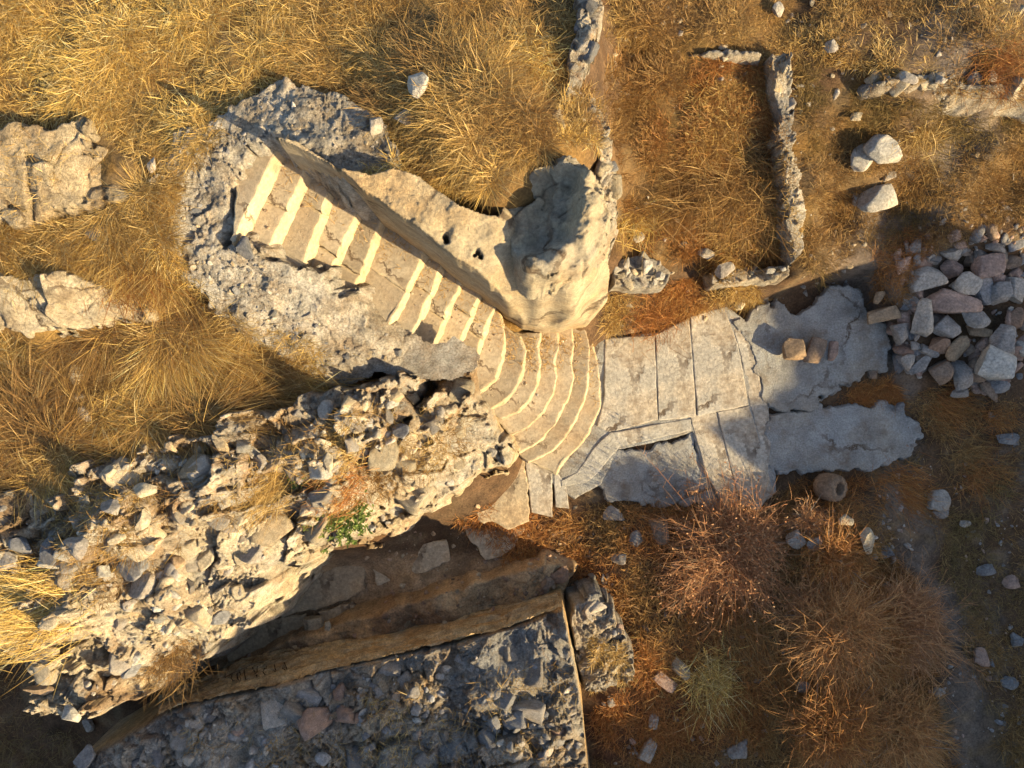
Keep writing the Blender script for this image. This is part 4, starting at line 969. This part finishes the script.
for t in [
 (898,492,30,'rust',-35,30,28,700,'bright orange grass tuft combed to the lower right, below the drum'),
 (945,400,30,'rust',-30,30,30,600,'orange brown tuft spreading under the rubble heap'),
 (1000,415,20,'rust',-60,80,45,450,'round rusty tuft near the right edge above the blue-grey slab'),
 (965,455,32,'brown',-20,60,32,600,'flattened brown tuft at the right below the heap'),
 (985,478,28,'rust',-30,60,32,450,'dim rusty tuft right of the split-topped pale block'),
 (650,310,30,'rust',-80,110,45,800,'rust red tuft between carved rock and pavement'),
 (715,680,38,'gold',-80,90,48,1100,'yellow dome-shaped tuft in the lower right field'),
 (790,664,40,'rust',-68,7,20,240,'bundle of long orange stalks lying flat in the field'),
 (760,640,34,'brown',-60,25,30,380,'brown drooping tuft above the long orange stalks'),
 (262,480,38,'dull',-140,35,30,600,'drooping dry tuft on the left wall beside the thin tan stone'),
 (335,450,30,'dull',-160,40,28,550,'straw tuft on the wall above the green plant'),
 (340,484,30,'rust',-160,40,30,500,'rusty tuft on the wall right above the green plant'),
 (35,610,50,'gold',-172,30,24,900,'large straw tuft on the left wall near the frame edge'),
 (75,570,28,'dull',-165,30,26,450,'small straw tuft under the grey angular stone'),
 (168,655,34,'brown',-100,80,40,650,'brown bushy tuft near the lower edge of the left wall'),
 (432,392,26,'brown',-80,100,45,550,'brown tuft in the corner by the left parapet of the curved steps'),
 (120,262,46,'rust',-30,35,26,900,'orange brown tuft over the lower left outcrop'),
 (270,355,52,'gold',-35,30,26,1000,'large golden tuft hanging over the dark gap'),
 (728,175,62,'brown',-110,70,48,2600,'golden tuft in the middle of the enclosure'),
 (630,215,30,'gold',-80,70,40,500,'golden tuft at the left side of the enclosure'),
 (1000,60,38,'rust',-60,60,40,700,'rusty tuft near the upper right corner'),
 (920,130,30,'dull',-60,80,45,450,'dull tuft below the upper right terrace edge'),
 (660,430+292,30,'rust',-70,110,42,600,'rust brown tuft near the bottom beside the pale shards'),
 (640,660,22,'gold',-20,50,32,350,'small golden tuft right of the end pier'),
 (325,40,42,'dull',-75,70,40,800,'tall straw tuft at the top left of the centre grass'),
 (520,60,36,'gold',-85,50,40,700,'golden tuft by the broken wall at the top'),
]: tuft(*t, group=TG)

def shrub(px, py, zc, r_px, pal, n, label, leafy=None, flat=.75, w=.006):
    z = hit(px, py); k = (H - z - .3) / F; r = r_px * k
    x0, y0 = P(px, py, z + .25)
    t = empty('dry_shrub', (x0, y0, z), label, 'shrub', 'dry shrubs of the lower right field')
    th = RNG.uniform(0, 2 * np.pi, n); e = np.arcsin(RNG.uniform(.06, .98, n))
    d = np.column_stack([np.cos(th) * np.cos(e), np.sin(th) * np.cos(e), np.sin(e) * flat])
    lump = 1 + .55 * vn(d[:, 0] * 2.2 + px, d[:, 1] * 2.2 + py, 3) + .2 * vn(d[:, 0] * 5 + px, d[:, 1] * 5 + py, 4)
    L = r * RNG.uniform(.2, .85, n) * lump
    m = int(n * .22)
    R = RNG.normal(0, .20, (n, 3)) * r * np.array([1, 1, .4]); R[:, 2] = np.abs(R[:, 2])
    dr = np.column_stack([RNG.normal(0, .28, (n, 2)), RNG.normal(-.12, .16, n)]) * L[:, None]
    mainc = np.clip(palcols(pal, n) * .8, .01, .9)
    o = blades('main_twigs', R[:m], d[:m], L[:m], dr[:m], np.full(m, w), mainc[:m], M_TWIG); o.parent = t
    # side twigs start part way along
    tt = RNG.uniform(.35, .9, (n - m, 1)); j = RNG.integers(0, m, n - m)
    p0 = R[j] + d[j] * (L[j][:, None] * tt) + dr[j] * tt * tt
    dd = d[j] + RNG.normal(0, .8, (n - m, 3)); dd /= np.linalg.norm(dd, axis=1, keepdims=True)
    L2 = r * RNG.uniform(.08, .32, n - m)
    o = blades('fine_twigs', p0, dd, L2, RNG.normal(0, .22, (n - m, 3)) * L2[:, None], np.full(n - m, w * .75), np.clip(palcols(pal, n - m), .01, .9), M_TWIG); o.parent = t
    if leafy:
        q = RNG.integers(0, n - m, leafy[1]); pe = p0[q] + dd[q] * (L2[q] * RNG.uniform(.6, 1, leafy[1]))[:, None] + RNG.normal(0, .012, (leafy[1], 3))
        dl = RNG.normal(0, 1, (leafy[1], 3)); dl[:, 2] = np.abs(dl[:, 2]) * .6; dl /= np.linalg.norm(dl, axis=1, keepdims=True)
        o = blades('seed_heads', pe, dl, np.full(leafy[1], .03), np.zeros((leafy[1], 3)), np.full(leafy[1], .016), np.clip(palcols(leafy[0], leafy[1]), .01, .9), M_TWIG); o.parent = t
    kb = 26; o = blades('bare_branches', R[:kb] * .6, d[:kb] * np.array([1, 1, .8]), r * RNG.uniform(.6, 1.1, kb), RNG.normal(0, .12, (kb, 3)) * r, np.full(kb, .013), np.tile([.20,.145,.10], (kb, 1)), M_TWIG); o.parent = t
    bm = bmesh.new(); bmesh.ops.create_cone(bm, segments=7, radius1=.03, radius2=.015, depth=.25, cap_ends=True)
    me = bpy.data.meshes.new('woody_stem'); bm.to_mesh(me); bm.free()
    c = np.ones((len(me.vertices), 4), np.float32); c[:, :3] = (.12,.075,.045)
    me.attributes.new('Col', 'FLOAT_COLOR', 'POINT').data.foreach_set('color', c.ravel()); me.materials.append(M_TWIG)
    s = bpy.data.objects.new('woody_stem', me); COL.objects.link(s); s.parent = t; s.location = (0, 0, .1)
    return t
PALS['red'] = [(.44,.19,.075),(.34,.14,.055),(.48,.25,.11),(.24,.11,.05),(.38,.18,.07),(.30,.18,.09)]
PALS['mauve'] = [(.50,.25,.10),(.40,.18,.07),(.56,.31,.14),(.28,.14,.065),(.44,.21,.09)]
PALS['tawny'] = [(.54,.26,.085),(.44,.19,.06),(.58,.32,.12),(.32,.16,.06),(.48,.25,.10)]
shrub(735, 553, 0, 68, 'red', 11250, 'round reddish twiggy shrub with seed clusters below the paved court', ('red', 2600))
shrub(690, 590, 0, 38, 'red', 1600, 'small reddish shrub at the lower left of the round twiggy shrub', ('red', 500))
shrub(842, 562, 0, 44, 'rust', 4000, 'rust brown shrub below the tall cream rock')
shrub(848, 640, 0, 62, 'tawny', 11250, 'broad tawny dome-shaped shrub in the middle of the lower right field')
shrub(905, 630, 0, 62, 'mauve', 11250, 'broad mauve brown shrub bordering the path')
shrub(820, 610, 0, 40, 'mauve', 3200, 'small mauve shrub between the rust brown and the tawny one')
shrub(905, 740, 0, 60, 'tawny', 9000, 'yellowish shrub at the bottom edge beside the path')
shrub(840, 735, 0, 58, 'rust', 7500, 'rusty shrub at the bottom edge left of the yellowish one')
shrub(815, 525, 0, 30, 'mauve', 1200, 'thin bare twiggy shrub among the blocks under the drum')

def green_plant(px, py, r_px, n, label):
    z = hit(px, py); k = (H - z) / F; r = r_px * k; x0, y0 = P(px, py, z)
    t = empty('green_plant', (x0, y0, z), label, 'plant')
    th = RNG.uniform(0, 6.28, n); e = np.arcsin(RNG.uniform(.1, 1, n)); d = np.column_stack([np.cos(th) * np.cos(e), np.sin(th) * np.cos(e), np.sin(e) * .6])
    q = RNG.normal(0, .45, (n, 2)) * r
    R = np.column_stack([q, np.full(n, 0.)]); L = r * RNG.uniform(.15, .45, n)
    o = blades('stem', R, d, L, np.zeros((n, 3)), np.full(n, .006), np.tile([.10,.13,.03], (n, 1)), M_LEAF); o.parent = t
    m = n * 6; j = RNG.integers(0, n, m); p0 = R[j] + d[j] * (L[j] * RNG.uniform(.3, 1.05, m))[:, None]
    dl = RNG.normal(0, 1, (m, 3)); dl[:, 2] = np.abs(dl[:, 2]) * .4; dl /= np.linalg.norm(dl, axis=1, keepdims=True)
    c = np.array([(.13,.19,.035),(.18,.24,.05),(.09,.13,.025),(.24,.27,.07)])[RNG.integers(0, 4, m)]
    o = blades('leaf_mass', p0, dl, RNG.uniform(.03, .055, m), np.zeros((m, 3)), np.full(m, .018), c, M_LEAF); o.parent = t
green_plant(340, 512, 26, 320, 'fresh green leafy plant growing on the left wall')
green_plant(298, 476, 10, 60, 'tiny green plant beside the pale flat stone on the wall')

# ------------------------------------------------------------------ gravel and chips
def gravel(name, label, poly, n, smin, smax, cols, seed, wallok=True):
    r = np.random.default_rng(seed); poly = np.array(poly, float); a, b = poly.min(0), poly.max(0)
    q = a + (b - a) * r.random((n * 3, 2))
    q = q[sdpoly(poly, q[:, 0], q[:, 1]) > 0]; q = q[r.random(len(q)) < np.clip(.5 + fbm(q[:, 0], q[:, 1], 45, 3, seed), .03, 1)][:n]
    z = np.full(len(q), .5)
    for _ in range(6):
        k = (H - z) / F; z = .4 * z + .6 * surf((q[:, 0] - 512) * k, -(q[:, 1] - 384) * k)
    k = (H - z) / F; x = (q[:, 0] - 512) * k; y = -(q[:, 1] - 384) * k; z = surf(x, y)
    n = len(q); pr = [rock_verts(8000 + i, (1.1, .9, .55), 0., 6, 2, .0) for i in range(12)]
    nv = len(pr[0][0]); f = pr[0][1]
    vs = np.empty((n, nv, 3)); s = smin + (smax - smin) * r.random(n) ** 2.6
    for i in range(n):
        t = r.random() * 6.28; c_, s_ = math.cos(t), math.sin(t); v = pr[i % 12][0] * s[i] * np.array([r.uniform(.7, 1.5), 1, 1]); ax, ay = r.normal(0, .35, 2); v = np.column_stack([v[:, 0], v[:, 1], v[:, 2] + v[:, 0] * ax + v[:, 1] * ay])
        vs[i] = np.column_stack([v[:, 0] * c_ - v[:, 1] * s_ + x[i], v[:, 0] * s_ + v[:, 1] * c_ + y[i], v[:, 2] + z[i] - s[i] * .06])
    lp = (f.ravel()[None] + (np.arange(n) * nv)[:, None]).ravel()
    cc = np.array([STC[c] for c in cols])[r.integers(0, len(cols), n)] * r.uniform(.7, 1.2, (n, 1))
    o = build(name, vs.reshape(-1, 3), lp, np.arange(len(lp) // 3) * 3, np.repeat(cc, nv, 0), M_STONE)
    tag(o, label, None, None, 'stuff')
gravel('gravel', 'scattered small stones on the soil at the right', [(600,500),(760,505),(900,470),(890,250),(960,200),(1040,200),(1040,790),(600,790)], 900, .015, .11, ['grey','pale','brown','pink','blue'], 31)
gravel('gravel', 'small chips between the stones of the rubble heap', [(895,250),(930,235),(1030,225),(1040,385),(950,395),(900,370)], 260, .06, .30, ['grey','brown','pink','pink','blue'], 36)
gravel('gravel', 'small stone chips in the upper right grass', [(610,0),(1040,0),(1040,240),(820,290),(700,330),(620,330),(610,200)], 420, .015, .10, ['pale','cream','tan','grey'], 32)
gravel('gravel', 'rubble chips on the left wall', [(0,505),(120,460),(290,410),(400,388),(465,375),(498,460),(380,535),(290,552),(250,590),(160,670),(60,715),(20,650),(0,640)], 650, .02, .16, ['pale','cream','tan','grey','cream','white'], 33)
gravel('gravel', 'rubble chips on the bottom wall', [(190,715),(330,682),(500,645),(560,632),(588,790),(80,790)], 450, .02, .16, ['grey','blue','dark','pale','grey'], 34)
gravel('gravel', 'chips in the rubble around the stairs', [(165,170),(240,100),(285,80),(380,130),(390,160),(350,165),(270,118),(235,170),(222,235),(300,290),(395,335),(440,350),(400,370),(330,362),(230,310),(190,265)], 500, .01, .06, ['grey','pale','tan','dark'], 37)
gravel('gravel', 'crumbs on the trench floor', [(205,690),(280,600),(380,550),(440,490),(600,505),(600,560),(560,600),(450,630),(300,670)], 700, .012, .09, ['tan','brown','ochre','red'], 35)

# soil crumbs and weeds that settle in the corners of the treads
def stair_dirt():
    r = np.random.default_rng(77); pts = []; wp = []
    def along(ln, t):
        q = np.array(ln, float); k = t * (len(q) - 1); i = min(int(k), len(q) - 2); return q[i] + (q[i + 1] - q[i]) * (k - i)
    for i in range(len(RISERS) - 1):
        a, z = RISERS[i]; b = RISERS[i + 1][0]
        for _ in range(46):
            t = r.random() ** 1.7; f = 1 - .75 * r.random() ** 2.2
            t = .06 + .9 * t; q = along(a, t) * (1 - f) + along(b, t) * f
            pts.append((*P(q[0] + (0 if f < .8 else 2), q[1], z), z))
        for _ in range(int(90 * (1.4 if i in (3, 4, 5, 11) else .7))):
            t = .05 + .35 * r.random() ** 1.5; f = r.random() ** .6 * .9; q = along(a, t) * (1 - f) + along(b, t) * f
            wp.append((*P(q[0], q[1], z), z))
    pr = [rock_verts(8100 + i, (1.1, .9, .6), 0., 6, 2, .0) for i in range(6)]; nv = len(pr[0][0]); f = pr[0][1]; n = len(pts)
    vs = np.concatenate([pr[i % 6][0] * (.008 + .035 * r.random() ** 3) + np.array(p) for i, p in enumerate(pts)])
    lp = (f.ravel()[None] + (np.arange(n) * nv)[:, None]).ravel()
    cc = np.array([STC[c] for c in ('tan', 'brown', 'ochre', 'cream', 'grey')])[r.integers(0, 5, n)]
    tag(build('gravel', vs, lp, np.arange(len(lp) // 3) * 3, np.repeat(cc, nv, 0), M_STONE), 'crumbs of soil and stone lying on the stair treads', None, None, 'stuff')
    wp = np.array(wp); n = len(wp); th = r.random(n) * 6.283; e = r.uniform(.1, 1.1, n)
    d = np.column_stack([np.cos(th) * np.cos(e), np.sin(th) * np.cos(e), np.sin(e)]); L = r.uniform(.03, .11, n)
    tag(blades('dry_grass', wp, d, L, np.zeros((n, 3)), np.full(n, .005), np.clip(palcols('brown', n) * .6 + palcols('dull', n) * .5, .01, .9), M_GRASS), 'thin dry weeds in the corners of the stair treads', None, None, 'stuff')
stair_dirt()

# ------------------------------------------------------------------ light, camera, world
w = bpy.data.worlds.new('World'); SC.world = w; w.use_nodes = True
nt = w.node_tree; bg = nt.nodes['Background']; sky = nt.nodes.new('ShaderNodeTexSky'); sky.sky_type = 'NISHITA'; sky.sun_disc = False
sky.sun_elevation = EL; sky.sun_rotation = math.atan2(U[0], U[1]); sky.dust_density = 1.5
nt.links.new(sky.outputs[0], bg.inputs[0]); bg.inputs[1].default_value = .10
sl = bpy.data.lights.new('sun', 'SUN'); sl.energy = 5.0; sl.angle = math.radians(.5); sl.color = (1.0, .79, .45)
so = bpy.data.objects.new('sun', sl); COL.objects.link(so)
S = Vector((U[0] * math.cos(EL), U[1] * math.cos(EL), math.sin(EL)))
so.rotation_euler = S.to_track_quat('Z', 'Y').to_euler(); so.location = S * 30
cam = bpy.data.cameras.new('camera'); cam.sensor_width = 36; cam.lens = 36 * F / 1024; cam.clip_end = 2000
co = bpy.data.objects.new('camera', cam); COL.objects.link(co); co.location = (0, 0, H)
SC.camera = co
SC.view_settings.view_transform = 'Standard'; SC.view_settings.look = 'None'; SC.view_settings.gamma = 1
SC.view_settings.exposure = 1.45
